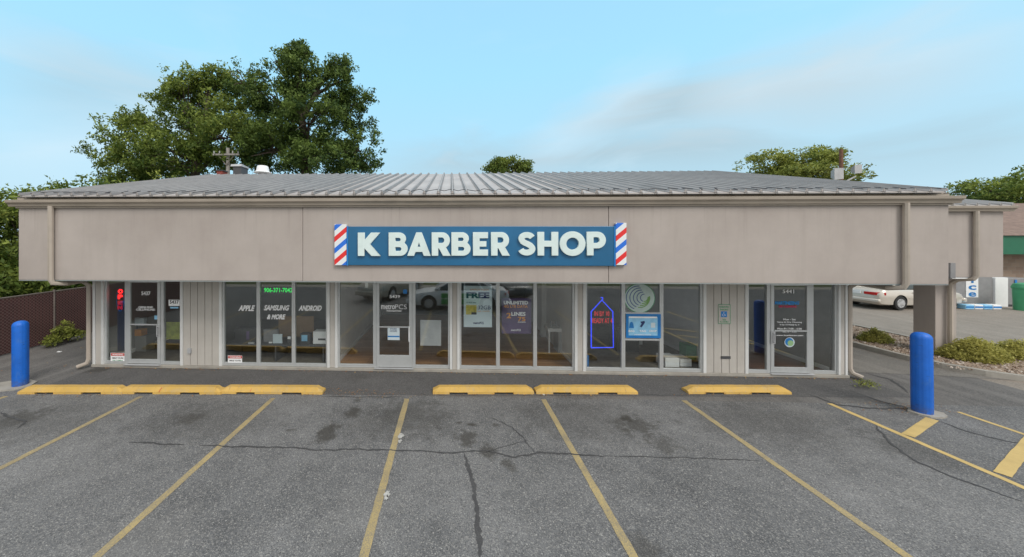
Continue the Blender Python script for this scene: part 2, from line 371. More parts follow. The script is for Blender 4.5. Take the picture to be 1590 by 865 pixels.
M['yellowp'] = plain('yellow_print', (0.55, 0.48, 0.10), 0.5, var=0.4, scale=14)
M['greenp'] = plain('green_print', (0.06, 0.30, 0.14), 0.5)
M['greenfascia'] = plain('green_fascia', (0.012, 0.14, 0.075), 0.5, var=0.08)
M['brick'] = brick_mat('tan_brick', (0.27, 0.20, 0.155), (0.34, 0.26, 0.20), (0.30, 0.27, 0.23))
M['shingle'] = plain('brown_shingle', (0.21, 0.145, 0.115), 0.9, var=0.25, scale=4, bmp=0.4, bscale=20)
M['signblue'] = plain('sign_blue', (0.018, 0.135, 0.285), 0.30, var=0.16, scale=0.55)
M['letter'] = plain('letter_white', (0.70, 0.82, 0.80), 0.35, var=0.05, scale=6)
M['stripes'] = barber_mat()
M['fence'] = fence_mat()
M['galv'] = plain('galvanised', (0.22, 0.19, 0.17), 0.5, 0.4)
M['bark'] = plain('bark', (0.075, 0.058, 0.045), 0.95, var=0.35, scale=6, bmp=0.5, bscale=20)
M['pole'] = plain('weathered_pole', (0.30, 0.28, 0.26), 0.9, var=0.2, scale=5)
M['bpole'] = plain('brown_pole', (0.17, 0.085, 0.055), 0.9, var=0.2, scale=5)
M['leaf_dark'] = leaf_mat('leaf_dark', (0.030, 0.066, 0.016), (0.190, 0.265, 0.055))
M['leaf_mid'] = leaf_mat('leaf_mid', (0.058, 0.105, 0.020), (0.290, 0.350, 0.070))
M['leaf_olive'] = leaf_mat('leaf_olive', (0.090, 0.130, 0.022), (0.400, 0.430, 0.095))
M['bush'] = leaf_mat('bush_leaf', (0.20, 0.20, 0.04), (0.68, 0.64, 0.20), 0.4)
M['mulch'] = plain('mulch', (0.27, 0.20, 0.145), 0.95, var=0.5, scale=24, bmp=1.0, bscale=26, dirt=((0.50, 0.42, 0.34), 16, 0.9))
M['litter'] = plain('dry_leaf', (0.27, 0.13, 0.05), 0.9, var=0.4, scale=20)
M['carpaint'] = plain('car_champagne', (0.60, 0.555, 0.49), 0.25, 0.25, var=0.03)
M['carwhite'] = plain('car_white', (0.75, 0.76, 0.76), 0.3, var=0.03)
M['cargreen'] = plain('car_green', (0.03, 0.35, 0.06), 0.3, var=0.03)
M['cartan'] = plain('car_tan', (0.42, 0.39, 0.33), 0.3, 0.2, var=0.03)
M['cardark'] = plain('car_dark', (0.04, 0.05, 0.055), 0.25, 0.2, var=0.03)
M['carglass'] = plain('car_glass', (0.03, 0.045, 0.045), 0.06, var=0.05)
M['rubber'] = plain('tyre_rubber', (0.025, 0.025, 0.025), 0.85)
M['rim'] = plain('wheel_cover', (0.55, 0.56, 0.57), 0.35, 0.4)
M['tail'] = plain('tail_lamp_red', (0.50, 0.015, 0.015), 0.2)
M['neon_red'] = emit('neon_red', (1.0, 0.02, 0.02), 2.2)
M['neon_dim'] = emit('neon_dim', (1.0, 0.02, 0.03), 0.28)
M['neon_sign'] = emit('neon_sign_red', (1.0, 0.04, 0.05), 0.6)
M['neon_blue'] = emit('neon_blue', (0.02, 0.06, 1.0), 1.2)
M['led_green'] = emit('led_green', (0.02, 1.0, 0.12), 0.75)
M['grass'] = plain('grass_green', (0.075, 0.10, 0.025), 0.95, var=0.4, scale=5, bmp=0.6, bscale=30)
M['tar'] = worn_paint('tar_seal', (0.060, 0.060, 0.062), 0.12, (0.14, 0.14, 0.14))

# ------------------------------------------------------------------ mesh helpers
class MB:
    def __init__(s): s.v = []; s.f = []; s.mi = []
    def add(s, vs, fs, mi=0):
        o = len(s.v); s.v += [tuple(v) for v in vs]; s.f += [tuple(i+o for i in f) for f in fs]; s.mi += [mi]*len(fs); return s
    def box(s, x0, x1, y0, y1, z0, z1, mi=0):
        vs = [(x, y, z) for x in (x0, x1) for y in (y0, y1) for z in (z0, z1)]
        return s.add(vs, [(0, 1, 3, 2), (4, 6, 7, 5), (0, 4, 5, 1), (2, 3, 7, 6), (0, 2, 6, 4), (1, 5, 7, 3)], mi)
    def quad(s, a, b, c, d, mi=0): return s.add([a, b, c, d], [(0, 1, 2, 3)], mi)
    def tube(s, pts, r, n=8, mi=0, cap=True, flat=None):
        pts = [Vector(p) for p in pts]; rs = r if isinstance(r, (list, tuple)) else [r]*len(pts)
        vs = []; fs = []; ref = None
        for i, p in enumerate(pts):
            t = ((pts[min(i+1, len(pts)-1)]-p).normalized() + (p-pts[max(i-1, 0)]).normalized())
            if t.length < 1e-6: t = Vector((0, 0, 1))
            t.normalize()
            if ref is None: ref = Vector((1, 0, 0)) if abs(t.x) < 0.9 else Vector((0, 1, 0))
            u = (ref - t*ref.dot(t)).normalized(); w = t.cross(u); ref = u
            for k in range(n):
                a = 2*math.pi*(k+0.5)/n
                vs.append(p + u*math.cos(a)*rs[i] + w*math.sin(a)*rs[i])
        for i in range(len(pts)-1):
            for k in range(n):
                a = i*n+k; b = i*n+(k+1) % n; fs.append((a, b, b+n, a+n))
        if cap: fs.append(tuple(range(n-1, -1, -1))); fs.append(tuple((len(pts)-1)*n+k for k in range(n)))
        return s.add(vs, fs, mi)
    def lathe(s, c, prof, n=32, mi=0, rib=None):
        vs = []; fs = []
        for (r, z) in prof:
            for k in range(n):
                a = 2*math.pi*k/n; rr = r*(1+(rib(k) if rib else 0)); vs.append((c[0]+rr*math.cos(a), c[1]+rr*math.sin(a), c[2]+z))
        for i in range(len(prof)-1):
            for k in range(n):
                a = i*n+k; b = i*n+(k+1) % n; fs.append((a, b, b+n, a+n))
        fs.append(tuple(range(n-1, -1, -1))); fs.append(tuple((len(prof)-1)*n+k for k in range(n)))
        return s.add(vs, fs, mi)
    def prism_x(s, prof, x0, x1, mi=0):      # profile of (y,z) swept along X
        n = len(prof); vs = [(x0, y, z) for y, z in prof]+[(x1, y, z) for y, z in prof]
        fs = [(k, (k+1) % n, (k+1) % n+n, k+n) for k in range(n)]+[tuple(range(n-1, -1, -1)), tuple(range(n, 2*n))]
        return s.add(vs, fs, mi)
    def prism_y(s, prof, y0, y1, mi=0):      # profile of (x,z) swept along Y
        n = len(prof); vs = [(x, y0, z) for x, z in prof]+[(x, y1, z) for x, z in prof]
        fs = [(k, (k+1) % n, (k+1) % n+n, k+n) for k in range(n)]+[tuple(range(n-1, -1, -1)), tuple(range(n, 2*n))]
        return s.add(vs, fs, mi)
    def build(s, name, mat, parent=None, bevel=0, smooth=False, loc=None):
        me = bpy.data.meshes.new(name); vs = s.v
        if loc is None and parent is not None and parent.type == 'EMPTY' and False: pass
        if loc is not None: vs = [(x-loc[0], y-loc[1], z-loc[2]) for x, y, z in vs]
        me.from_pydata(vs, [], s.f); 
        for m in (mat if isinstance(mat, (list, tuple)) else [mat]): me.materials.append(m)
        me.polygons.foreach_set('material_index', s.mi)
        bm = bmesh.new(); bm.from_mesh(me); bmesh.ops.recalc_face_normals(bm, faces=bm.faces); bm.to_mesh(me); bm.free()
        o = bpy.data.objects.new(name, me); C.objects.link(o)
        if loc is not None: o.location = loc
        if parent is not None: par(o, parent)
        if smooth:
            me.polygons.foreach_set('use_smooth', [True]*len(me.polygons))
            try: me.set_sharp_from_angle(angle=R(40))
            except Exception: pass
        if bevel:
            b = o.modifiers.new('b', 'BEVEL'); b.width = bevel; b.segments = 2; b.limit_method = 'ANGLE'; b.angle_limit = R(40)
        return o
def world_mat(o):
    m = o.matrix_basis.copy(); p = o.parent
    while p: m = p.matrix_basis @ m; p = p.parent
    return m
def par(o, p):                              # parent while keeping the place in the world
    o.parent = p; o.matrix_parent_inverse = Matrix.Identity(4)
    o.matrix_basis = world_mat(p).inverted() @ o.matrix_basis
def tag(o, label=None, cat=None, group=None, kind=None):
    if label: o['label'] = label
    if cat: o['category'] = cat
    if group: o['group'] = group
    if kind: o['kind'] = kind
    return o
def thing(name, loc, label, cat, group=None, rz=0):
    e = bpy.data.objects.new(name, None); C.objects.link(e); e.location = loc; e.rotation_euler = (0, 0, rz); e.empty_display_size = 0.2
    return tag(e, label, cat, group)
def children(o): return [c for c in bpy.data.objects if c.parent == o]
def copy_tree(o, parent=None):
    c = o.copy(); C.objects.link(c)
    if parent: c.parent = parent
    for ch in children(o): copy_tree(ch, c)
    return c
def struct(name, mb, mat, **k): return tag(mb.build(name, mat, **k), kind='structure')

dg = lambda: bpy.context.evaluated_depsgraph_get()
def text_mesh(name, s, center, w, h, mat, depth=0.002, bold=0.0, shear=0.0, parent=None, align=True, face='-Y', spacing=1.0):
    """lettering w metres wide and h high, facing the car park"""
    cu = bpy.data.curves.new(name, 'FONT'); cu.body = s; cu.size = 1; cu.extrude = 0.01; cu.offset = bold; cu.shear = shear
    cu.space_character = spacing; cu.space_line = 0.85; cu.align_x = 'CENTER'; cu.resolution_u = 3
    o = bpy.data.objects.new(name, cu); C.objects.link(o); bpy.context.view_layer.update()
    me = bpy.data.meshes.new_from_object(o.evaluated_get(dg())); bpy.data.objects.remove(o); bpy.data.curves.remove(cu)
    co = np.empty(len(me.vertices)*3); me.vertices.foreach_get('co', co); co = co.reshape(-1, 3)
    mn, mx = co.min(0), co.max(0); q = (co-(mn+mx)/2); ext = mx-mn
    sx = w/ext[0]; sz = h/ext[1] if h else sx
    out = np.stack([q[:, 0]*sx, -q[:, 2]/0.01*depth/2, q[:, 1]*sz], 1)
    me.vertices.foreach_set('co', out.ravel()); me.update()
    me.materials.clear(); me.materials.append(mat); me.name = name
    ob = bpy.data.objects.new(name, me); C.objects.link(ob); ob.location = center
    if parent: par(ob, parent)
    return ob

# ------------------------------------------------------------------ ground
def sheet(name, x0, x1, y0, y1, z, mat, **k):
    return struct(name, MB().quad((x0, y0, z), (x1, y0, z), (x1, y1, z), (x0, y1, z)), mat)
def gs(px, py, r, k, asp=1.0):
    p = G(px, py); return (p.x, p.y, r, k, asp)
stains = [gs(508, 672, .22, .75, 1.8), gs(548, 640, .20, .7, 1.3), gs(450, 668, .12, .6, .6), gs(555, 622, .12, .6), gs(725, 680, .22, .7, 1.3), gs(735, 660, .10, .8, .7), gs(712, 656, .08, .8, .7), gs(770, 660, .1, .6), gs(758, 700, .18, .65, 1.4),
          gs(790, 722, .12, .7, 1.5), gs(985, 660, .45, .6, .8), gs(1030, 690, .3, .5), gs(975, 650, .14, .8), gs(30, 650, .5, .5), gs(300, 648, .3, .5), gs(640, 640, .8, .25),
          gs(1000, 850, .25, .5), gs(1420, 700, .6, .35), gs(1250, 640, .5, -.16), gs(330, 650, 1.5, .28, .6), gs(620, 652, 1.4, .3, .6), gs(900, 650, 1.6, .3, .6), gs(1180, 655, 1.6, .3, .6), gs(60, 655, 1.5, .28, .6), gs(200, 850, .8, -.16), gs(560, 800, .6, -.12)]
M['asphalt'] = asphalt('asphalt_lot', (0.096, 0.099, 0.103), (0.215, 0.217, 0.218), 0.58, stains)
M['asphalt_walk'] = asphalt('asphalt_walk', (0.090, 0.088, 0.088), (0.135, 0.132, 0.130), 0.22, [gs(150, 575, .35, .7, .7), gs(1340, 590, .4, .6, .8), gs(560, 585, .3, .3)])
M['asphalt_drive'] = asphalt('asphalt_drive', (0.105, 0.102, 0.100), (0.165, 0.158, 0.150), 0.3, [], 0.4)
M['lot_conc'] = asphalt('concrete_lot', (0.235, 0.205, 0.170), (0.300, 0.265, 0.225), 0.25, [], 0.15)
sheet('ground', -600, 600, -600, 900, -0.02, plain('ground_far', (0.10, 0.12, 0.05), 0.95, var=0.3))
sheet('parking_lot', -20, 30, -6.0, 7.30, 0.0, M['asphalt'])
sheet('drive_lane', -12.9, 12.6, 7.30, 60, 0.0, M['asphalt_drive'])
struct('drive_slab', MB().add([(x, y, .006) for x, y in ((10.1, 9.0), (11.9, 8.85), (13.35, 8.6), (13.3, 12), (12.5, 30), (10.1, 30))], [(0, 1, 2, 3, 4, 5)]), asphalt('drive_slab', (0.17, 0.16, 0.145), (0.235, 0.222, 0.20), 0.2, [], 0.2))
struct('walkway', MB().quad((-9.2, 7.10, 0.004), (9.75, 7.62, 0.004), (9.75, 8.75, 0.004), (-9.2, 8.75, 0.004)), M['asphalt_walk'])
sheet('concrete_lot', 12.6, 60, 7.304, 60, 0.0, M['lot_conc'])
sheet('street_pavement', -80, 80, -7.2, -6.0, 0.002, plain('pavement_conc', (0.33, 0.30, 0.25), 0.9))
sheet('street_grass', -80, 80, -9.2, -7.2, 0.01, M['grass'])
sheet('road', -80, 80, -22, -9.2, 0.0, plain('road_asphalt', (0.10, 0.10, 0.10), 0.9))
sheet('verge_beyond_road', -80, 80, -60, -22, 0.03, M['grass'])

# parking lines: one object per painted line
def pline(name, x0, y0, x1, y1, w, mat, z=0.004):
    a = Vector((x0, y0, 0)); b = Vector((x1, y1, 0)); n = max(2, int((b-a).length/0.12)); t = (b-a)/n; s = Vector((-t.y, t.x, 0)).normalized()*w/2
    rnd = random.Random(int(x0*100)+int(y1*10)); mb = MB(); vs = []
    for i in range(n+1):
        p = a+t*i; j1, j2 = rnd.uniform(-.004, .004), rnd.uniform(-.004, .004)
        vs += [(p.x-s.x*(1+j1/w*2), p.y-s.y*(1+j1/w*2), z), (p.x+s.x*(1+j2/w*2), p.y+s.y*(1+j2/w*2), z)]
    mb.add(vs, [(2*i, 2*i+1, 2*i+3, 2*i+2) for i in range(n)])
    return tag(mb.build(name, mat), kind='structure')
for x, yt in ((-9.42, 6.95), (-6.56, 7.05), (-3.72, 7.08), (-0.92, 7.16), (1.92, 7.24), (4.80, 7.30)):
    pline('parking_line', x, 1.2, x, yt, 0.10, M['line'])
pline('parking_line', 7.72, 1.2, 7.66, 7.28, 0.10, M['line_new'])
pline('parking_line', 9.86, 1.2, 9.77, 7.02, 0.08, M['line_new'])
pline('parking_line', 7.74, 6.14, 8.90, 6.72, 0.14, M['line_new'], 0.008)
pline('parking_line', 7.80, 5.18, 9.84, 6.20, 0.14, M['line_new'], 0.008)
pline('parking_line', 7.80, 4.2, 9.84, 5.22, 0.14, M['line_new'], 0.008)

def crack(name, pts, w, seed, mat=None, z=0.006):
    rnd = random.Random(seed); P3 = [G(*p) for p in pts]; L = []
    for a, b in zip(P3[:-1], P3[1:]):
        n = max(2, int((b-a).length/0.035))
        for i in range(n): L.append(a+(b-a)*i/n)
    L.append(P3[-1]); off = 0; vs = []
    for i, p in enumerate(L):
        t = (L[min(i+1, len(L)-1)]-L[max(i-1, 0)]).normalized(); s = Vector((-t.y, t.x, 0))
        off = off*0.85+rnd.uniform(-.012, .012)
        ww = w*(0.55+rnd.random()*0.8)*(0.25+0.75*min(1, min(i, len(L)-1-i)/8))
        q = p+s*off; vs += [(q.x-s.x*ww/2, q.y-s.y*ww/2, z), (q.x+s.x*ww/2, q.y+s.y*ww/2, z)]
    mb = MB(); mb.add(vs, [(2*i, 2*i+1, 2*i+3, 2*i+2) for i in range(len(L)-1)])
    return tag(mb.build(name, mat or M['tar']), kind='structure')
crack('asphalt_crack', [(200, 687), (240, 688), (285, 692)], .035, 1)
crack('asphalt_crack', [(310, 692), (420, 696), (520, 698), (600, 698), (700, 702), (760, 701), (800, 711), (840, 704), (900, 706), (945, 708)], .03, 2)
crack('asphalt_crack', [(945, 708), (1040, 712), (1110, 713), (1180, 716)], .016, 3)
crack('asphalt_crack', [(722, 704), (730, 740), (740, 790), (744, 830), (748, 880)], .055, 4)
crack('asphalt_crack', [(765, 650), (795, 664), (815, 682), (830, 703)], .018, 5)
crack('asphalt_crack', [(740, 706), (790, 692), (822, 684)], .012, 6)
crack('asphalt_crack', [(1360, 660), (1385, 690), (1420, 716), (1480, 740), (1590, 780)], .035, 7)
crack('asphalt_crack', [(1255, 612), (1300, 628), (1350, 634), (1410, 634)], .05, 8)
crack('asphalt_crack', [(1320, 607), (1370, 624), (1408, 632)], .05, 9)
crack('asphalt_crack', [(500, 616), (560, 617), (628, 616)], .03, 10)
crack('asphalt_crack', [(1345, 580), (1385, 590), (1410, 610)], .05, 11)
crack('asphalt_crack', [(0, 640), (40, 655), (30, 665)], .04, 12)
crack('asphalt_crack', [(1450, 650), (1500, 670), (1560, 685), (1600, 690)], .03, 13)
crack('asphalt_crack', [(990, 612), (1040, 614), (1100, 613)], .03, 14)
wm = plain('old_white_paint', (0.42, 0.42, 0.40), 0.8, var=0.3, scale=20)
def blot(px, py, r, seed):
    rnd = random.Random(seed); c = G(px, py); n = 14
    vs = [(c.x, c.y, 0.009)]+[(c.x+r*(.5+rnd.random()*.8)*math.cos(2*math.pi*k/n), c.y+r*1.6*(.5+rnd.random()*.8)*math.sin(2*math.pi*k/n), 0.009) for k in range(n)]
    tag(MB().add(vs, [(0, k+1, (k+1) % n+1) for k in range(n)]).build('paint_patch', wm), kind='structure')
for i, q in enumerate(((623, 677, .05), (621, 686, .035), (601, 768, .04), (600, 774, .03), (844, 613, .03))): blot(*q, i)

# kerbed island
isl = [(12.42, 30), (12.42, 10.6), (12.46, 9.9), (12.62, 9.35), (12.95, 8.85), (13.5, 8.45), (14.4, 8.2), (22, 7.6), (22, 8.9), (16.2, 9.7), (15.3, 10.6), (15.15, 12), (15.15, 30)]
def inset(poly, d):
    n = len(poly); out = []
    for i in range(n):
        a, b, c = Vector(poly[i-1]), Vector(poly[i]), Vector(poly[(i+1) % n])
        t1 = (b-a).normalized(); t2 = (c-b).normalized(); m = (Vector((-t1.y, t1.x))+Vector((-t2.y, t2.x))).normalized()
        out.append(tuple(b+m*d))
    return out
iin = inset(isl, 0.16)
mb = MB(); n = len(isl)
vs = [(x, y, 0.0) for x, y in isl]+[(x*1+(a-x)*.12, y+(b-y)*.12, 0.13) for (x, y), (a, b) in zip(isl, iin)]+[(x, y, 0.13) for x, y in iin]+[(x, y, 0.05) for x, y in iin]
for k in range(3): mb.add(vs, [(k*n+i, k*n+(i+1) % n, (k+1)*n+(i+1) % n, (k+1)*n+i) for i in range(n)])
struct('kerb', mb, M['conc'])
mb = MB(); mb.add([(x, y, 0.095) for x, y in iin], [tuple(range(n))]); struct('mulch_bed', mb, M['mulch'])
# stones of the bed: loose stuff
rnd = random.Random(5); mb = MB()
for i in range(2600):
    x = rnd.uniform(12.55, 16); y = rnd.uniform(8.3, 14)
    if y < 9.0 and x < 13.2 or (y < 8.75 and x < 13.9) or x > 15.0 and y > 9.9: continue
    r = rnd.uniform(.015, .045); a = rnd.random()*3; z = 0.10
    vs = [(x+r*math.cos(a+k*1.57), y+r*math.sin(a+k*1.57)*.7, z) for k in range(4)]+[(x+r*.5*math.cos(a+k*1.57), y+r*.4*math.sin(a+k*1.57), z+r*.6) for k in range(4)]
    mb.add(vs, [(0, 1, 5, 4), (1, 2, 6, 5), (2, 3, 7, 6), (3, 0, 4, 7), (4, 5, 6, 7)], rnd.choice((0, 0, 1, 2)))
tag(mb.build('gravel', [plain('stone_tan', (.36, .29, .23), .9), plain('stone_pale', (.52, .46, .40), .9), plain('stone_brown', (.2, .14, .10), .9)]), 'tan and brown gravel in the kerbed island bed', 'gravel', kind='stuff')
# concrete pads under the bollards
for (cx, cy, r) in ((-9.95, 7.42, .28), (9.08, 6.92, .17)):
    mb = MB(); k = 9; rr = random.Random(int(cx))
    pts = [(cx+r*(1+.3*rr.random())*math.cos(2*math.pi*i/k)*1.5, cy+r*(1+.3*rr.random())*math.sin(2*math.pi*i/k)) for i in range(k)]
    mb.add([(x, y, 0.0) for x, y in pts]+[(x, y, .03) for x, y in pts], [tuple(range(k, 2*k))]+[(i, (i+1) % k, (i+1) % k+k, i+k) for i in range(k)])
    struct('concrete_pad', mb, M['conc'])

# ------------------------------------------------------------------ the shop building
B = thing('shop_building', (0, 8.7, 0), 'single-storey strip of shops with beige stucco fascia and grey standing-seam metal roof', 'building')
X0, X1 = PX(29, 7.52), PX(1473, 7.52)                        # fascia ends
WL, WR = PX(148, YW), PX(1311, YW)           # wall ends
xs1, xs2 = PX(470, YF), PX(945, YF)
FB, FT = 2.40, 4.07
mb = MB()
for a, b in ((X0, xs1-.005), (xs1+.005, xs2-.005), (xs2+.005, X1)): mb.box(a, b, YF, YF+.14, FB, FT)
mb.box(X0+.02, X1-.02, YF+.142, YF+.16, FB+.01, FT)
mb.box(X0, X0+.14, YF+.163, 19.2, FB, FT); mb.box(X1-.14, X1, YF+.163, 19.2, FB, FT)
mb.build('fascia', M['stucco'], B, bevel=.006)
MB().box(X0+.01, X1-.01, YF-.006, YF+.03, FB-.022, FB-.002).build('drip_edge', M['drip'], B)
MB().box(X0+.142, X1-.142, YF+.163, 19.0, FB+.03, FB+.05).build('soffit', M['soffit'], B)
# gutter: K-profile swept along the eave, on a fascia board
gp = [(YF-.015, 4.07), (YF-.085, 4.07), (YF-.10, 4.12), (YF-.15, 4.155), (YF-.16, 4.21), (YF-.15, 4.215), (YF-.14, 4.16), (YF-.015, 4.12)]
MB().prism_x(gp, X0-.14, X1+.13).build('gutter', M['gutter'], B, bevel=.003)
mb = MB().box(X0-.02, X1+.0, YF-.012, YF+.06, 4.13, 4.295)
mb.box(X0-.02, X1+.02, YF-.05, YF-.016, 4.035, 4.068).build('eave_board', M['gutter'], B, bevel=.004)
# roof
def seam_roof(x0, x1, ye, ze, yr, zr, pitch, seamw=.036, seamh=.062, back=True):
    mb = MB(); t = .03
    def slab(ya, za, yb, zb):
        mb.add([(x0, ya, za-t), (x1, ya, za-t), (x1, yb, zb-t), (x0, yb, zb-t), (x0, ya, za), (x1, ya, za), (x1, yb, zb), (x0, yb, zb)],
               [(0, 1, 2, 3), (4, 7, 6, 5), (0, 4, 5, 1), (1, 5, 6, 2), (2, 6, 7, 3), (3, 7, 4, 0)])
    slab(ye, ze, yr, zr)
    n = int(round((x1-x0)/pitch))
    for i in range(n+1):
        x = x0+(x1-x0)*i/n; a, b = x-seamw/2, x+seamw/2
        vs = [(a-.02, ye-.01, ze+.002), (b+.02, ye-.01, ze+.002), (b-.006, ye-.01, ze+seamh), (a+.006, ye-.01, ze+seamh),
              (a-.02, yr, zr+.002), (b+.02, yr, zr+.002), (b-.006, yr, zr+seamh), (a+.006, yr, zr+seamh)]
        mb.add(vs, [(0, 1, 2, 3), (0, 3, 7, 4), (3, 2, 6, 7), (2, 1, 5, 6), (4, 7, 6, 5)])
    if back:
        slab(2*yr-ye, ze, yr+.01, zr-.002)
    return mb
YE, ZE, YR, ZR = 7.38, 4.305, 13.65, 5.90
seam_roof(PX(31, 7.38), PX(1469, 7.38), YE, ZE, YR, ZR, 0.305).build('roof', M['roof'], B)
mb = MB(); n = 67                             # dark closures between the seams at the eave
for i in range(n):
    a = X0+.02+(X1-X0)*i/n
    mb.box(a+.03, a+.27, YE+.012, YE+.03, ZE-.045, ZE-.032)
mb.build('eave_closure', M['roofdark'], B)
mb = MB().box(X0+.1, X1-.02, YR-.16, YR+.16, ZR-.055, ZR-.04)
mb.build('ridge_flashing', M['roofdark'], B)
# gable ends
for xa, xb in ((X0+.145, X0+.2), (X1-.2, X1-.145)):
    MB().prism_x([(YF+.2, 4.0), (19.2, 4.0), (19.2, 4.3), (YR, ZR-.06), (YF+.2, 4.30)], xa, xb).build('gable_wall', M['stucco'], B)
# heat cable zigzag along the eave
def slopez(y): return ZE+(ZR-ZE)*(y-YE)/(YR-YE)
pts = []; x = X0+.1; k = 0; rnd = random.Random(9)
while x < X1:
    up = k % 2; y = YE+(.38 if up else .03)+rnd.uniform(-.04, .05); pts.append((x, y, slopez(y)+.052)); x += .17+rnd.uniform(-.05, .06); k += 1
MB().tube(pts, .0075, 5).build('heat_cable', M['cable'], B)
# walls: rear, ends and header
mb = MB().box(WL, WR, 18.6, 18.8, 0, 4.0)
mb.box(WL, WL+.16, YW+.12, 18.6, 0, 4.0); mb.box(WR-.16, WR, YW+.12, 18.6, 0, 4.0); mb.box(WL+.16, WR-.16, YW+.03, YW+.2, 2.47, 4.0)
mb.build('wall', M['siding'], B)
MB().box(WL-.02, WR+.03, YW-.09, YW+.1, 0.005, .075).build('foundation', M['conc'], B, bevel=.008)
MB().box(WL+.16, WR-.16, YW+.2, 18.6, 2.50, 2.56).build('interior_ceiling', M['ceil_in'], B)

# front wall pieces between the glazing
def siding(x0, x1, groove=.2, seed=0):
    """vertical grooved boards with white corner trim"""
    mb = MB(); w = x1-x0; tr = min(.07, w*.25)
    n = max(1, int(round((w-2*tr)/groove))); g = (w-2*tr)/n
    for i in range(n):
        a = x0+tr+g*i; mb.box(a+.006, a+g-.006, YW-.06, YW-.03, .08, 2.45)
    mb.box(x0+tr+.001, x1-tr-.001, YW-.029, YW+.08, .08, 2.45)
    o = mb.build('siding_panel', M['siding'], B, bevel=.003)
    t = MB().box(x0, x0+tr, YW-.075, YW+.08, .077, 2.45); t.box(x1-tr, x1, YW-.075, YW+.08, .077, 2.45)
    t.build('corner_trim', M['trim'], o, bevel=.003)
    return o
pieces = [(148, 165), (283, 347), (509.5, 525.5), (698.5, 713.5), (891, 908), (1089, 1158), (1297, 1311)]
for a, b in pieces: siding(PX(a, YW), PX(b, YW))

FZ0, FZ1 = .08, 2.46
def frame(mb, x0, x1, z0=FZ0, z1=FZ1, l=.045, r=.045, bot=.075, top=.05, y0=YW-.035, y1=YW+.03):
    mb.box(x0, x0+l, y0, y1, z0, z1); mb.box(x1-r, x1, y0, y1, z0, z1)
    mb.box(x0+l, x1-r, y0+.002, y1-.002, z0, z0+bot); mb.box(x0+l, x1-r, y0+.002, y1-.002, z1-top, z1)
def pane(x0, x1, z0, z1, parent, y=YW):
    return MB().quad((x0, y, z0), (x1, y, z0), (x1, y, z1), (x0, y, z1)).build('glass', M['glass'], parent)
def window(p0, p1, extra=()):
    x0, x1 = PX(p0, YW), PX(p1, YW); mb = MB(); frame(mb, x0, x1)
    for (z0, z1) in extra: mb.box(x0+.045, x1-.045, YW-.033, YW+.028, z0, z1)
    o = mb.build('window', M['alum'], B, bevel=.003); pane(x0+.04, x1-.04, FZ0+.07, FZ1-.045, o); return o
for a, b in ((165, 198), (253, 283.5), (347, 402), (402, 456.5), (456.5, 509.5), (525.5, 582.5), (642.5, 698.5), (713.5, 773), (773, 830.5), (830.5, 891),
             (908, 967), (1026, 1089), (1158, 1192), (1258, 1297)): window(a, b)
window(967, 1026, extra=((PZ(997, 486, YW)-.02, PZ(997, 486, YW)+.02), (PZ(997, 527, YW)-.02, PZ(997, 527, YW)+.02)))

def handle(o, x, z, side):
    pass
def door(p0, p1, kick, hinge, style):
    x0, x1 = PX(p0, YW), PX(p1, YW)
    fr = MB(); fr.box(x0, x0+.035, YW-.035, YW+.03, FZ0, FZ1); fr.box(x1-.035, x1, YW-.035, YW+.03, FZ0, FZ1); fr.box(x0+.035, x1-.035, YW-.033, YW+.028, 2.30, FZ1)
    d = MB(); a, b = x0+.04, x1-.04
    frame(d, a, b, .10, 2.29, .075, .075, kick, .09, YW-.045, YW-.002)
    o = d.build('door', M['alum'], B, bevel=.004); pane(a+.07, b-.07, .10+kick-.01, 2.21, o, YW-.02)
    fr.build('door_frame', M['alum'], o, bevel=.003)
    MB().box(x0-.0, x1+.0, YW-.12, YW-.05, .076, .092).build('threshold', M['lgrey'], o)
    MB().box(a+.076, b-.076, YW-.06, YW-.048, 1.10, 1.135).build('push_bar', M['alum'], o)
    hx = b-.037 if hinge == 'L' else a+.037
    if style == 'pull':
        h = MB().tube([(hx-.03, YW-.045, 1.12), (hx-.03, YW-.10, 1.11), (hx-.03, YW-.11, 1.05), (hx-.03, YW-.11, .83), (hx-.03, YW-.10, .77), (hx-.03, YW-.045, .76)], .016, 8)
        h.build('handle', M['white'], o, smooth=True)
    else:
        s = 1 if hinge == 'R' else -1
        h = MB().box(hx-.05, hx+.05, YW-.062, YW-.047, .80, 1.10)
        h.tube([(hx, YW-.06, .84), (hx, YW-.10, .86), (hx, YW-.10, 1.04), (hx, YW-.06, 1.06)], .014, 8); h.build('handle', M['lgrey'], o)
    MB().lathe((hx, 0, 0), [(.018, 0), (.018, .012)], 12).build('lock', M['dgrey'], o)
    lk = o.children[-1] if False else [c for c in children(o) if c.name.startswith('lock')][0]
    lk.rotation_euler = (R(90), 0, 0)
    lk.matrix_basis = world_mat(B).inverted() @ Matrix.Translation((hx, YW-.047, 1.24)) @ Matrix.Rotation(R(90), 4, 'X') @ Matrix.Translation((-hx, 0, 0))
    return o
door(198, 253, .11, 'L', 'plate')
door(582.5, 642.5, .30, 'L', 'pull')
door(1192, 1258, .13, 'R', 'plate')

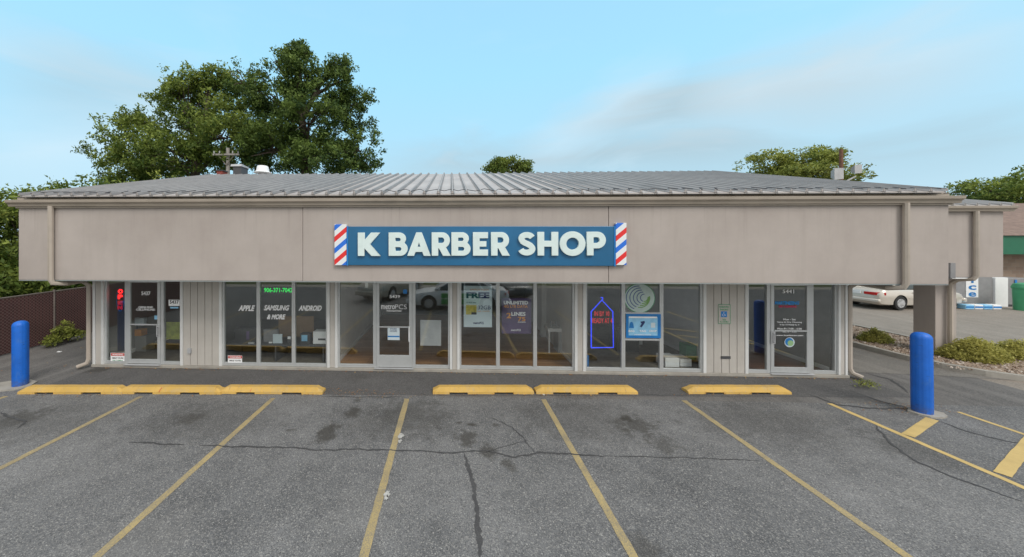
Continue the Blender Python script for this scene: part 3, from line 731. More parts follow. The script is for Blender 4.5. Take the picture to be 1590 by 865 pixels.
# interior of the units
def room(x0, x1, floor, wl, wr, wb, depth):
    MB().quad((x0, YW+.1, .085), (x1, YW+.1, .085), (x1, YW+depth, .085), (x0, YW+depth, .085)).build('interior_floor', floor, B)
    MB().box(x0, x1, YW+depth, YW+depth+.1, .08, 2.5).build('interior_wall', wb, B)
    MB().box(x0, x0+.04, YW+.12, YW+depth, .08, 2.5).build('interior_wall', wl, B)
    MB().box(x1-.04, x1, YW+.12, YW+depth, .08, 2.5).build('interior_wall', wr, B)
    MB().box(x0+.042, x0+.055, YW+.13, YW+depth-.01, .09, .19).build('baseboard', M['white'], B)
    MB().box(x1-.055, x1-.042, YW+.13, YW+depth-.01, .09, .19).build('baseboard', M['white'], B)
xa, xb, xc, xd, xe = WL+.17, PX(517, YW), PX(900, YW), PX(1123, YW), WR-.17
room(xa, xb-.02, M['carpet'], M['wall_in'], M['wall_in'], M['wall_in'], 5.0)
room(xb+.02, xc-.02, M['wood'], M['wall_white'], M['wall_white'], M['wall_in'], 6.0)
room(xc+.02, xd-.02, M['carpet'], M['wall_in'], M['wall_white'], M['wall_in'], 4.5)
room(xd+.02, xe, M['redwood'], M['wall_in'], plain('interior_tan_wall', (0.24, 0.22, 0.19), 0.85), M['wall_in'], 4.2)
MB().box(PX(1236, YW+2.2), PX(1248, YW+2.2), YW+2.2, YW+2.5, .09, 2.49).build('interior_post', M['wall_white'], B)
MB().box(PX(283, YW), PX(283, YW)+.08, YW+.14, YW+3.4, .09, 2.49).build('interior_wall', M['wall_in'], B)

# downspouts
def spout(pts, w, name, parent=B):
    return MB().tube(pts, w, 8).build(name, M['spout'], parent, smooth=True)
xl = PX(78, YF-.08)
wl_ = WL-.07
spout([(xl, YF-.07, 4.08), (xl, YF-.07, 2.42), (xl+.03, YF-.05, 2.33), (xl+.14, YF+.12, 2.30), (wl_-.1, YW-.16, 2.24), (wl_, YW-.10, 2.14), (wl_, YW-.10, .22), (wl_-.02, YW-.13, .12), (wl_-.16, YW-.24, .06)], .052, 'downspout')
xr = PX(1408, YF-.08); wr_ = WR+.10
spout([(xr, YF-.07, 4.08), (xr, YF-.07, 2.42), (xr-.03, YF-.05, 2.33), (xr-.14, YF+.12, 2.30), (wr_+.1, YW-.06, 2.27), (wr_, YW-.02, 2.17), (wr_, YW-.02, .22), (wr_+.02, YW-.06, .12), (wr_+.12, YW-.18, .06)], .052, 'downspout')

# side canopy over the drive lane
CY = 9.85; CXR = 14.86
mb = MB().box(X1+.002, CXR, CY, CY+.14, 2.30, FT); mb.box(CXR-.14, CXR, CY+.142, 15.2, 2.30, FT); mb.box(X1+.002, CXR-.142, 15.06, 15.2, 2.30, FT)
mb.build('canopy_fascia', M['stucco'], B, bevel=.006)
MB().box(X1+.005, CXR-.143, CY+.143, 15.05, 2.36, 2.40).build('canopy_soffit', M['soffit'], B)
gp2 = [(y+CY-YF, z) for y, z in gp]
MB().prism_x(gp2, X1+.03, CXR+.16).build('canopy_gutter', M['gutter'], B, bevel=.003)
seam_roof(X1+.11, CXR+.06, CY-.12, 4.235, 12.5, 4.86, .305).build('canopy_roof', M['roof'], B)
MB().prism_x([(CY+.15, 4.0), (15.05, 4.0), (15.05, 4.1), (12.5, 4.80), (CY+.15, 4.15)], CXR-.12, CXR-.06).build('gable_wall', M['stucco'], B)
MB().box(13.66, 14.22, 10.25, 10.72, .08, 2.36).build('column', M['stucco'], B, bevel=.01)
MB().box(13.62, 14.26, 10.21, 10.76, .08, .16).build('column_base', M['conc'], B, bevel=.008)
xq = PX(1517, CY-.08)
spout([(xq, CY-.07, 4.08), (xq, CY-.07, 2.34), (xq-.04, CY-.04, 2.25), (13.98, 10.06, 2.20), (13.95, 10.17, 2.08), (13.95, 10.17, .40), (14.02, 10.12, .28), (14.25, 10.02, .24)], .052, 'downspout')
MB().box(PX(1471, CY), PX(1479, CY), CY-.06, CY-.004, PZ(1475, 432, CY), PZ(1475, 408, CY)).build('meter_box', M['grey'], B, bevel=.004)
MB().box(PX(1480, CY), PX(1513, CY), CY+.02, CY+.3, 2.25, 2.296).build('canopy_light', M['white'], B)

# ------------------------------------------------------------------ barber sign
def arc(cx, cz, rx, rz, a0, a1, n=14):
    return [(cx+rx*math.cos(R(a0+(a1-a0)*i/n)), cz+rz*math.sin(R(a0+(a1-a0)*i/n))) for i in range(n+1)]
def stroke(pts, w):
    a, b = [], []
    for i, p in enumerate(pts):
        q0 = Vector(pts[max(i-1, 0)]); q1 = Vector(pts[min(i+1, len(pts)-1)]); t = (q1-q0).normalized(); s = Vector((-t.y, t.x))*w/2
        a.append(tuple(Vector(p)+s)); b.append(tuple(Vector(p)-s))
    return a+b[::-1]
T = .27
def glyph(ch):
    if ch == 'E': return .63, [[(0, 0), (.63, 0), (.63, .25), (T, .25), (T, .39), (.56, .39), (.56, .61), (T, .61), (T, .75), (.63, .75), (.63, 1), (0, 1)]]
    if ch == 'H': return .87, [[(0, 0), (T, 0), (T, .38), (.60, .38), (.60, 0), (.87, 0), (.87, 1), (.60, 1), (.60, .62), (T, .62), (T, 1), (0, 1)]]
    if ch == 'K': return .93, [[(0, 0), (T, 0), (T, .34), (.58, 0), (.95, 0), (.50, .51), (.92, 1), (.56, 1), (T, .66), (T, 1), (0, 1)]]
    if ch == 'A': return .98, [[(0, 0), (.28, 0), (.345, .17), (.635, .17), (.70, 0), (.98, 0), (.60, 1), (.38, 1)], [(.42, .38), (.56, .38), (.49, .60)]]
    if ch == 'O': return 1.06, [arc(.53, .5, .53, .52, 0, 354, 48), arc(.53, .5, .27, .265, 0, 354, 32)]
    if ch == 'P': return .80, [[(0, 0), (T, 0), (T, .30)]+arc(.45, .65, .35, .35, -90, 90)+[(0, 1)], [(T, .52)]+arc(.42, .65, .13, .13, -90, 90)+[(T, .78)]]
    if ch == 'R': return .80, [[(0, 0), (T, 0), (T, .32), (.31, .32), (.48, 0), (.80, 0), (.59, .37)]+arc(.45, .66, .32, .34, -62, 90)+[(0, 1)], [(T, .54)]+arc(.42, .665, .12, .125, -90, 90)+[(T, .79)]]
    if ch == 'B': return .79, [[(0, 0)]+arc(.48, .295, .31, .295, -90, 52)+arc(.43, .735, .29, .265, -38, 90)+[(0, 1)],
                               [(T, .20)]+arc(.45, .29, .09, .09, -90, 90)+[(T, .38)], [(T, .62)]+arc(.43, .70, .08, .08, -90, 90)+[(T, .78)]]
    if ch == 'S':
        c = arc(.39, .725, .235, .155, 20, 205, 16)+[(.21, .60), (.30, .54), (.42, .49), (.53, .43)]+arc(.38, .285, .245, .165, 40, -165, 18)
        return .76, [stroke(c, .235)]
def letter(ch, x, z, h, w, y, mat, parent):
    ww, loops = glyph(ch); cu = bpy.data.curves.new('letter', 'CURVE'); cu.dimensions = '2D'; cu.fill_mode = 'BOTH'; cu.extrude = .035; cu.bevel_depth = .004; cu.bevel_resolution = 1
    for lp in loops:
        s = cu.splines.new('POLY'); s.points.add(len(lp)-1); s.use_cyclic_u = True
        for i, (a, b) in enumerate(lp): s.points[i].co = (a/ww*w, b*h, 0, 1)
    o = bpy.data.objects.new('letter', cu); C.objects.link(o); bpy.context.view_layer.update()
    me = bpy.data.meshes.new_from_object(o.evaluated_get(dg())); bpy.data.objects.remove(o); bpy.data.curves.remove(cu)
    me.materials.clear(); me.materials.append(mat); ob = bpy.data.objects.new('letter', me); C.objects.link(ob)
    ob.rotation_euler = (R(90), 0, 0); ob.location = (x, y, z); bpy.context.view_layer.update(); 
    ob.matrix_basis = Matrix.Translation((x, y, z)) @ Matrix.Rotation(R(90), 4, 'X'); par(ob, parent); return ob
ys = YF-.065
SG = thing('shop_sign', (PX(747, YF), YF, 2.75), 'long blue sign reading K BARBER SHOP with striped ends on the fascia', 'sign')
MB().box(PX(540, ys), PX(955, ys), ys, YF-.002, PZ(747, 412.5, ys), PZ(747, 351.5, ys)).build('sign_panel', M['signblue'], SG, bevel=.008)
for a, b in ((538.6, 540.6), (953.5, 955.5)): MB().box(PX(a, ys), PX(b, ys), ys-.012, YF-.004, PZ(747, 413, ys), PZ(747, 351, ys)).build('sign_edging', M['bluep'], SG)
for a, b, t, bt in ((519.5, 538, 348, 412.5), (956, 972.5, 346.5, 411)):
    x0, x1 = PX(a, ys), PX(b, ys); z0, z1 = PZ(747, bt, ys), PZ(747, t, ys)
    MB().box(x0, x1, ys-.012, YF-.002, z0, z1).build('barber_stripe_end', M['stripes'], SG, bevel=.006, loc=(x0, ys, z0))
for ch, a, b in (('K', 272, 368), ('B', 408, 490), ('A', 490, 592), ('R', 598, 680), ('B', 685, 768), ('E', 780, 845), ('R', 860, 941), ('S', 977, 1056), ('H', 1065, 1155), ('O', 1163, 1275), ('P', 1283, 1365)):
    yl = ys-.05; xA = PX(460+a/2.84, yl); xB = PX(460+b/2.84, yl); dz = (b+a)/2/2.84*-0.0
    zb = PZ(747, 330+192/2.84-(a-272)/1093*1.6, yl); zt = PZ(747, 330+89/2.84-(a-272)/1093*1.2, yl)
    letter(ch, xA, zb, zt-zb, xB-xA, yl+.037, M['letter'], SG)

# ------------------------------------------------------------------ wheel stops
def stop(x, y, w, label, rz=0, crack_=False):
    root = thing('wheel_stop', (x, y, 0), label, 'wheel stop', 'yellow wheel stops in front of the shops', rz)
    return root
def stop_mesh():
    L = 1.06; bm = MB(); prof_lo, prof_hi, h = .115, .06, .135
    # body with sloping ends and two drain slots along the foot
    xs = [-L, -L+.02, -.72, -.70, -.34, -.32, .22, .24, .62, .64, L-.02, L]
    def ring(x):
        e = max(0, abs(x)-(L-.13))/.13; top = h*(1-.55*e) ; slot = (-.71 < x < -.33) or (.23 < x < .63)
        zb = .042 if slot else 0.0
        return [(-prof_lo, zb), (-prof_lo+.008, .05), (-prof_hi, top), (prof_hi, top), (prof_lo-.008, .05), (prof_lo, zb)]
    xs = sorted(set([-L, -L+.065, -L+.13, -.711, -.709, -.331, -.329, .229, .231, .629, .631, L-.13, L-.065, L]+[i*.12-.9 for i in range(16)]))
    rr = random.Random(4); vs = []
    for x in xs:
        for (y, z) in ring(x): vs.append((x, y+rr.uniform(-.003, .003), max(0, z+rr.uniform(-.002, .002))))
    n = 6; fs = []
    for i in range(len(xs)-1):
        for k in range(n): fs.append((i*n+k, i*n+(k+1) % n, (i+1)*n+(k+1) % n, (i+1)*n+k))
    fs += [tuple(range(n-1, -1, -1)), tuple((len(xs)-1)*n+k for k in range(n))]
    bm.add(vs, fs); return bm
stops = [((35, 190), 'faded yellow concrete wheel stop beside the left blue bollard, first of three butted together'),
         ((187.5, 343), 'yellow concrete wheel stop in the middle of three butted together by the siding'),
         ((344, 501), 'yellow wheel stop with a red mark, nearest the Apple and Android window'),
         ((672, 829), 'yellow wheel stop before the FREE poster window, left of a touching pair'),
         ((831, 990), 'yellow wheel stop before the garment bag neon, right of a touching pair'),
         ((1065, 1228), 'yellow wheel stop with paint worn grey, standing alone before the right siding panel')]
proto = None
for i, ((a, b), lab) in enumerate(stops):
    yy = G((a+b)/2, 612.5).y+.115; x0 = PX(a, yy-.06); x1 = PX(b, yy-.06)
    if proto is None:
        proto = stop_mesh().build('wheel_stop', M['stop'], bevel=.008); o = proto
    else:
        o = proto.copy(); C.objects.link(o)
    o.location = ((x0+x1)/2, yy, 0); o.scale = ((x1-x0)/2.12, 1, 1); o.rotation_euler = (0, 0, R((2.2, 1.6, 1.4, 2.2, 1.8, 1.6)[i]))
    tag(o, lab, 'wheel stop', 'yellow wheel stops in front of the shops')

for k, px in ((1, 236), (2, 377)):
    o = [q for q in bpy.data.objects if q.get('label') == stops[k][1]][0]; xx = PX(px, 7.0); f0 = o.location.y-.114
    m = MB().tube([(xx, f0-.004, .05), (xx+.005, f0+.018, .08), (xx+.02, f0+.050, .128)], .006, 5).build('red_mark', M['redp'], o)
# ------------------------------------------------------------------ bollards
def bollard(x, y, h, label, tilt):
    o = MB(); r = .132
    prof = [(r, 0), (r, h-.11)]+[(r*math.cos(R(a))**.8 if a < 90 else .002, h-.11+.11*math.sin(R(a))) for a in (15, 30, 45, 60, 75, 88)]
    o.lathe((0, 0, 0), prof, 60, rib=lambda k: -.035 if k % 6 == 0 else 0.0)
    b = o.build('bollard', M['bollard'], smooth=True); b.location = (x, y, .02); b.rotation_euler = tilt
    return tag(b, label, 'bollard', 'blue bollards at the ends of the parking row')
bollard(-9.76, 7.45, 1.46, 'blue ribbed bollard on a concrete pad by the dark slatted fence', (0, 0, .3))
bb = bollard(9.02, 6.95, 1.53, 'tall blue ribbed bollard at the end of a yellow hatch bar, before the canopy column', (0, R(-.6), 0))

# ------------------------------------------------------------------ rooftop and behind it
VT = thing('roof_vent', (PX(408, 14.2), 14.2, 5.95), 'white domed exhaust vent on the roof ridge before the big tree', 'vent')
MB().lathe((PX(408, 14.2), 14.2, 5.93), [(.16, -.25), (.16, .16)], 24).build('stack', M['lgrey'], VT, smooth=True)
MB().lathe((PX(408, 14.2), 14.2, 5.93), [(.33, .155), (.36, .17), (.25, .24), (.22, .42), (.19, .455), (.05, .47)], 32).build('cap', M['white'], VT, smooth=True)
bx = PX(365, 14.3)
RU = thing('rooftop_unit', (bx, 14.6, 5.6), 'dark grey metal box behind the roof ridge at the utility pole', 'roof unit')
MB().box(bx-.16, bx+.2, 14.4, 14.9, 5.55, 6.42).build('casing', M['dgrey'], RU, bevel=.01)
MB().prism_x([(14.35, 6.422), (14.95, 6.422), (14.9, 6.48), (14.4, 6.52)], bx-.24, bx+.24).build('lid', M['lgrey'], RU)
bx = PX(342, 14.6)
CH = thing('brick_chimney', (bx, 14.7, 5.5), 'short red brick chimney behind the roof ridge at the left', 'chimney')
MB().box(bx-.13, bx+.13, 14.55, 14.9, 5.5, 6.27).build('shaft', plain('red_brick', (.25, .06, .045), .9, var=.3, scale=12), CH, bevel=.01)
MB().box(bx-.16, bx+.16, 14.52, 14.93, 6.272, 6.31).build('cap', M['dgrey'], CH)

def upole(x, y, h, r0, mat, label, arms, group=None):
    U = thing('utility_pole', (x, y, 0), label, 'utility pole', group)
    MB().tube([(x, y, -.1), (x, y, h)], [r0*1.2, r0*.8], 10).build('shaft', mat, U, smooth=True)
    for (z, w, ya) in arms:
        a = MB(); a.box(x-w, x+w, y-r0-.1, y-r0+.0, z-.06, z+.06); o = a.build('crossarm', mat, U)
        for k in (-.92, -.5, .5, .92): MB().lathe((x+w*k, y-r0-.05, z+.06), [(.03, 0), (.06, .05), (.04, .1), (.06, .14), (.02, .2)], 8).build('insulator', M['lgrey'], o)
        s = MB(); s.tube([(x, y-r0-.04, z-.75), (x-w*.6, y-r0-.04, z-.05)], .03, 5); s.tube([(x, y-r0-.04, z-.75), (x+w*.6, y-r0-.04, z-.05)], .03, 5); s.build('brace', M['galv'], U)
    return U
yp = 24.0
upole(PX(354, yp), yp, PZ(354, 230, yp), .15, M['pole'], 'grey utility pole with crossarm and insulators rising behind the roof, before the big tree', [(PZ(354, 241, yp), .95, 0)])
yp = 26.5; xp = PX(1306, yp)
UB = upole(xp, yp, PZ(1306, 232, yp), .13, M['bpole'], 'brown pole carrying two grey floodlights, above the roof in the right tree', [])
for (a, b, t, bt) in ((1284, 1302, 262, 281), (1315, 1330, 257, 272)):
    x0, x1 = PX(a, yp), PX(b, yp); z0, z1 = PZ(1306, bt, yp), PZ(1306, t, yp)
    m = MB(); m.add([(x0, yp-.5, z0), (x1, yp-.35, z0+.08), (x1, yp-.35, z1), (x0, yp-.5, z1-.05), (x0+.15, yp-.1, z0+.2), (x1-.15, yp-.1, z0+.2), (x1-.15, yp-.1, z1-.2), (x0+.15, yp-.1, z1-.2)],
                    [(0, 1, 2, 3), (4, 7, 6, 5), (0, 4, 5, 1), (1, 5, 6, 2), (2, 6, 7, 3), (3, 7, 4, 0)])
    m.build('floodlight', M['lgrey'], UB, bevel=.02)
m = MB(); m.tube([(PX(1293, yp), yp-.25, PZ(1306, 283, yp)), (xp, yp-.2, PZ(1306, 284, yp)), (PX(1322, yp), yp-.25, PZ(1306, 275, yp))], .06, 6); m.build('bracket', M['lgrey'], UB)

# ------------------------------------------------------------------ trees
def leaves(name, clumps, per, crad, lsize, mat, seed, parent=None, loc=(0, 0, 0), flat=.75):
    """clumps: array (n,4) x,y,z,tone -> one mesh of small leaf faces spread about each"""
    rs = np.random.RandomState(seed); n = len(clumps); c = np.repeat(clumps, per, axis=0); m = len(c)
    off = rs.normal(size=(m, 3)); off *= (crad*(rs.rand(m, 1)**.5))/np.maximum(1e-6, np.linalg.norm(off, axis=1, keepdims=True)); off[:, 2] *= flat
    p = c[:, :3]+off
    u = rs.normal(size=(m, 3)); u /= np.linalg.norm(u, axis=1, keepdims=True)
    w = np.cross(u, rs.normal(size=(m, 3))); w /= np.linalg.norm(w, axis=1, keepdims=True)
    s = lsize*(.55+.9*rs.rand(m, 1))
    v = np.stack([p-u*s, p-w*s*.42+u*s*.1, p+u*s, p+w*s*.42+u*s*.1], 1).reshape(-1, 3)-np.array(loc)
    me = bpy.data.meshes.new(name); me.vertices.add(4*m); me.vertices.foreach_set('co', v.ravel())
    me.loops.add(4*m); me.loops.foreach_set('vertex_index', np.arange(4*m)); me.polygons.add(m)
    me.polygons.foreach_set('loop_start', np.arange(m)*4); me.update(calc_edges=True)
    at = me.attributes.new('tone', 'FLOAT', 'FACE'); at.data.foreach_set('value', np.clip(c[:, 3]+rs.normal(size=m)*.16, 0, 1).astype(np.float32))
    me.materials.append(mat); o = bpy.data.objects.new(name, me); C.objects.link(o); o.location = loc
    if parent is not None: par(o, parent)
    return o
def crown_clumps(blobs, n, seed, shell=.55, lump=1.0, floor=None, gap=-1.25):
    rs = np.random.RandomState(seed); vol = np.array([b[3]*b[4]*b[5] for b in blobs])**.75; vol /= vol.sum(); out = []
    for b, f in zip(blobs, vol):
        k = int(n*f); d = rs.normal(size=(k, 3)); d /= np.linalg.norm(d, axis=1, keepdims=True)
        r = shell+(1-shell)*rs.rand(k)**.6
        bump_ = 1+.22*lump*np.sin(d[:, 0]*7+b[0])*np.cos(d[:, 2]*6+b[1])+.12*lump*np.sin(d[:, 1]*13+d[:, 2]*11)
        q = np.array(b[:3])+d*(r*bump_)[:, None]*np.array(b[3:6])
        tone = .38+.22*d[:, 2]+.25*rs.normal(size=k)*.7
        out.append(np.column_stack([q, tone]))
    o = np.concatenate(out)
    if floor is not None: o = o[o[:, 2] > floor]
    # gaps: drop clumps where a coarse field is low
    f = np.sin(o[:, 0]*1.9+seed)+np.sin(o[:, 1]*2.1+o[:, 2]*1.3)+np.sin(o[:, 2]*2.3-o[:, 0]*1.1)
    return o[f > gap+.5*rs.rand(len(o))]
def tree(x, y, blobs, n, per, crad, ls, mat, seed, label, trunk_r, group='trees behind the shops', name='tree', floor=None, lump=1.0, gap=-1.25):
    Tn = thing(name, (x, y, 0), label, 'tree', group); rnd = random.Random(seed)
    cl = crown_clumps(blobs, n, seed, lump=lump, floor=floor, gap=gap)
    leaves('crown', cl, per, crad, ls, mat, seed, Tn, loc=(x, y, 0))
    zc = min(b[2]-b[5]*.6 for b in blobs); zc = max(zc, 1.2); mb = MB()
    top = max(blobs, key=lambda b: b[2]); mid = Vector((x, y, zc))
    mb.tube([(x, y, -.1), (x+.1, y, zc*.5), mid, mid.lerp(Vector(top[:3]), .6), Vector(top[:3])+Vector((0, 0, top[5]*.5))], [trunk_r*1.25, trunk_r, trunk_r*.9, trunk_r*.5, trunk_r*.12], 9)
    for b in blobs:
        c = Vector(b[:3]); st = mid.lerp(Vector(top[:3]), rnd.uniform(.0, .5))
        m = st.lerp(c, .5)+Vector((rnd.uniform(-.3, .3), rnd.uniform(-.3, .3), .3)); mb.tube([st, m, c], [trunk_r*.5, trunk_r*.33, trunk_r*.16], 6)
        for j in range(9):
            d = Vector((rnd.gauss(0, 1), rnd.gauss(0, 1), rnd.gauss(.2, 1))).normalized(); e = c+Vector((d.x*b[3], d.y*b[4], d.z*b[5]))*.9
            a = m.lerp(c, rnd.random()); mb.tube([a, a.lerp(e, .5)+Vector((0, 0, .12)), e], [trunk_r*.16, trunk_r*.09, .015], 5)
    mb.build('trunk', M['bark'], Tn, smooth=True); return Tn
def blob(px, py, Y, rx, rz, ry=None):
    s = Y/F; p = P(px, py, Y); return (p.x, p.y, p.z, rx*s, (ry or rx)*s*.8, rz*s)
# big maple: left, lower half of the mass
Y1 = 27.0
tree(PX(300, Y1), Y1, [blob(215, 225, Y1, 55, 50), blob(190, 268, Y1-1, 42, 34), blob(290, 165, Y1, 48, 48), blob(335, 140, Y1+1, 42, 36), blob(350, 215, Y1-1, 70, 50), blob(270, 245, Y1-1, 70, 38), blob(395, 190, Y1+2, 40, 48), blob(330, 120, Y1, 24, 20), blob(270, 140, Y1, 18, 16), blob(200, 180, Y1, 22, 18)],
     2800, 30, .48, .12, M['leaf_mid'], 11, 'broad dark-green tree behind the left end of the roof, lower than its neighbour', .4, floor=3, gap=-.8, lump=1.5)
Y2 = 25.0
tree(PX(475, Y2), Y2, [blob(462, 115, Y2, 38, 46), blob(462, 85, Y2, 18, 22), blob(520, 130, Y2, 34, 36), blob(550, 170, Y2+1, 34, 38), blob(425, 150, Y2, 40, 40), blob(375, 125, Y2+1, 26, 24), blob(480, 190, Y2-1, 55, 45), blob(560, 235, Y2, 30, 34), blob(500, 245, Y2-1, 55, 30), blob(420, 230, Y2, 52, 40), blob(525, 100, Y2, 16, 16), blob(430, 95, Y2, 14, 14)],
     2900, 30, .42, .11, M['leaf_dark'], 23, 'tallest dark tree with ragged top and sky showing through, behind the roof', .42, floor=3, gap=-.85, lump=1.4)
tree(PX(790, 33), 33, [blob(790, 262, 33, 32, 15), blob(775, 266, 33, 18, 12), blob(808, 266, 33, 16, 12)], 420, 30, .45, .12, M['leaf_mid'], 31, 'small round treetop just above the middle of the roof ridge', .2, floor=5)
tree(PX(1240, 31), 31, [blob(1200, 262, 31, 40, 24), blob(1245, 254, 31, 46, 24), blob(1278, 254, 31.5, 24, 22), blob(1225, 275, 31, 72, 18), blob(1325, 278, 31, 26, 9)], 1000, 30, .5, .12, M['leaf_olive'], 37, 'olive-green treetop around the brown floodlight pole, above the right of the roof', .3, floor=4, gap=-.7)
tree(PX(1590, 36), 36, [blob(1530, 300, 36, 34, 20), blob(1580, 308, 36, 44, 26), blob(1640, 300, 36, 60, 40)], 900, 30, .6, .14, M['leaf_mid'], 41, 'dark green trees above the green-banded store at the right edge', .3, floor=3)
# thicket beyond the fence
hz = [(-16.6, 9.6, 5.5), (-16.0, 12.4, 5.5), (-17.2, 6.3, 5.5), (-15.4, 15.2, 6.0), (-15.6, 18.4, 6.6), (-18.6, 3.0, 6.0), (-13.2, 21.5, 6.0)]
lab = ['bright leafy tree overhanging the middle of the dark slatted fence', 'leafy tree over the fence just left of the shop end', 'leafy tree behind the fence at the left picture edge',
       'tree beyond the fence, seen past the left end of the fascia', 'tree farther back along the fence, behind the left roof end', 'tree at the near end of the slatted fence, out past the lot', 'tree closing the back of the left drive lane']
for i, (x, y, h) in enumerate(hz):
    rr = random.Random(i+70)
    bl = [(x, y, h*.55, 1.7, 1.9, h*.42)]+[(x+rr.uniform(-1.1, 1.1), y+rr.uniform(-1.5, 1.5), h*rr.uniform(.25, .88), 1.1, 1.2, .9) for _ in range(6)]+[(x+1.0, y+rr.uniform(-1, 1), 1.9, 1.2, 1.4, .9)]
    tree(x, y, bl, 1000, 34, .42, .085, M['leaf_olive'] if i % 2 == 0 else M['leaf_mid'], 70+i, lab[i], .16, 'trees along the left fence', floor=.4)

def bush(x, y, w, d, h, n, per, ls, seed, label, mat=None, group=None, stalk=40):
    Tn = thing('bush', (x, y, .08), label, 'bush', group)
    rs = np.random.RandomState(seed); k = n; a = rs.rand(k)*6.283; r = rs.rand(k)**.6
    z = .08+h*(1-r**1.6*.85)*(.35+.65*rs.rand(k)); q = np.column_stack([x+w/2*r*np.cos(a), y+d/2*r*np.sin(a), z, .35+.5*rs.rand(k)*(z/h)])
    leaves('foliage', q, per, .11, ls, mat or M['bush'], seed, Tn, loc=(x, y, .08))
    rnd = random.Random(seed); mb = MB()
    for i in range(stalk):
        t = rnd.random()*6.28; rr = rnd.random(); mb.tube([(x+.1*math.cos(t), y+.1*math.sin(t), .06), (x+w*.45*rr*math.cos(t), y+d*.45*rr*math.sin(t), .08+h*(1-rr*.6))], [.008, .003], 4, cap=False)
    mb.build('stems', M['bark'], Tn)
g1, g2 = G(1532, 560, .1), G(1366, 531, .1)
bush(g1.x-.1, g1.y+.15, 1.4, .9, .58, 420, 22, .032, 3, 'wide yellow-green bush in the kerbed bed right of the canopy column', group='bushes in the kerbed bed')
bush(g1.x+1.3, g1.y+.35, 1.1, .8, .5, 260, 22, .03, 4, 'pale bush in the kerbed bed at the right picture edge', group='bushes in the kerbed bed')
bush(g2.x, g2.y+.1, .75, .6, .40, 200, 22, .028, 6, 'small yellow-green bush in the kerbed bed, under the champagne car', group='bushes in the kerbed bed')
bush(-12.3, 10.5, .5, 1.1, .62, 130, 20, .035, 8, 'green weedy bush growing at the foot of the slatted fence', mat=M['leaf_olive'])
def weed(px, py, w, seed, label):
    p = G(px, py); bush(p.x, p.y, w, w*.6, .09, 26, 14, .016, seed, label, mat=M['leaf_olive'], group='weeds in the asphalt', stalk=5)
weed(1345, 603, .35, 9, 'low green weed in the asphalt beside the right downspout foot')

# ------------------------------------------------------------------ fence
FN = thing('slatted_fence', (-12.75, 10, 0), 'chain-link fence filled with dark brown slats along the left drive', 'fence')
fx = -12.75
mb = MB(); y = 1.0
while y < 24:
    y2 = y+2.4; mb.box(fx-.012, fx+.012, y+.03, y2-.03, .04, 1.62); y = y2
mb.build('slat_panel', M['fence'], FN)
y = 1.0
while y < 24.5:
    MB().tube([(fx, y, 0), (fx, y, 1.70)], .03, 8).build('post', M['galv'], FN, smooth=True); y += 2.4
MB().tube([(fx+.0, 1.0, 1.645), (fx+.0, 25, 1.645)], .02, 6).build('top_rail', M['galv'], FN, smooth=True)

# ------------------------------------------------------------------ neighbouring store
ny = 20.0
NB = thing('corner_store', (30, ny, 0), 'tan brick store with a green band and brown roof at the right edge', 'building')
nx = 21.0
MB().box(nx, 48, ny, ny+9, 0, 3.0).build('wall', M['brick'], NB)
gz0, gz1 = PZ(1580, 395, ny-.8), PZ(1580, 366, ny-.8)
MB().box(nx-.2, 48.2, ny-.9, ny-.7, gz0, gz1).build('green_band', M['greenfascia'], NB, bevel=.01)
MB().box(nx-.15, 48.1, ny-.7, ny, 2.98, 3.04).build('soffit', M['soffit'], NB)
MB().prism_x([(ny-1.0, gz1+.01), (ny+10, gz1+.01), (ny+4.5, gz1+2.2)], nx-.4, 48.4).build('roof', M['shingle'], NB)
w = MB(); w.box(nx+.3, nx+3.2, ny-.03, ny-.005, .9, 2.6); w.build('window', M['carglass'], NB)
MB().box(nx+1.6, nx+3.0, ny-.07, ny-.035, 1.75, 2.25).build('window_banner', M['lblue'], NB)

def ice_box(px0, px1, pyt, Yp, dep, label, bannerx):
    x0, x1 = PX(px0, Yp), PX(px1, Yp); zt = PZ(1540, pyt, Yp)
    I = thing('ice_freezer', ((x0+x1)/2, Yp, 0), label, 'ice freezer', 'ice freezers outside the store')
    MB().box(x0, x1, Yp, Yp+dep, .1, zt).build('cabinet', M['grey'], I, bevel=.02)
    MB().box(x0+.05, x1-.05, Yp+.05, Yp+dep-.05, 0, .1).build('plinth', M['dgrey'], I)
    b0, b1 = bannerx; a, b = PX(b0, Yp-.01), PX(b1, Yp-.01)
    if b0 < 1530: MB().box(a, b, Yp-.012, Yp-.003, .45, zt+.12).build('banner', M['white'], I)
    h = (zt+.05-.5)/3
    for k, ch in enumerate('ICE' if b0 < 1530 else 'ICE'):
        text_mesh('lettering', ch if b0 >= 1530 else ch.lower() if k else 'I', ((a+b)/2, Yp-.02, zt-.02-h*(k+.5)), (.1 if k == 0 else (b-a)*.62), h*.66, M['bluep'], .008, .02, parent=I)
    return I
YI = 17.9
ice_box(1484, 1541, 430, YI, 1.0, 'grey ice freezer with a white vertical banner reading ICE, behind the canopy column', (1500, 1519))
ice_box(1564, 1600, 432, YI, 1.0, 'grey ice freezer with blue letters ICE beside the white pillar at the right edge', (1572, 1582))
PL = MB().box(PX(1543, YI), PX(1563, YI), YI-.05, YI+.5, 0, PZ(1550, 431, YI)).build('white_pillar', M['white'], bevel=.015); tag(PL, 'broad white pillar between the two ice freezers', 'pillar')
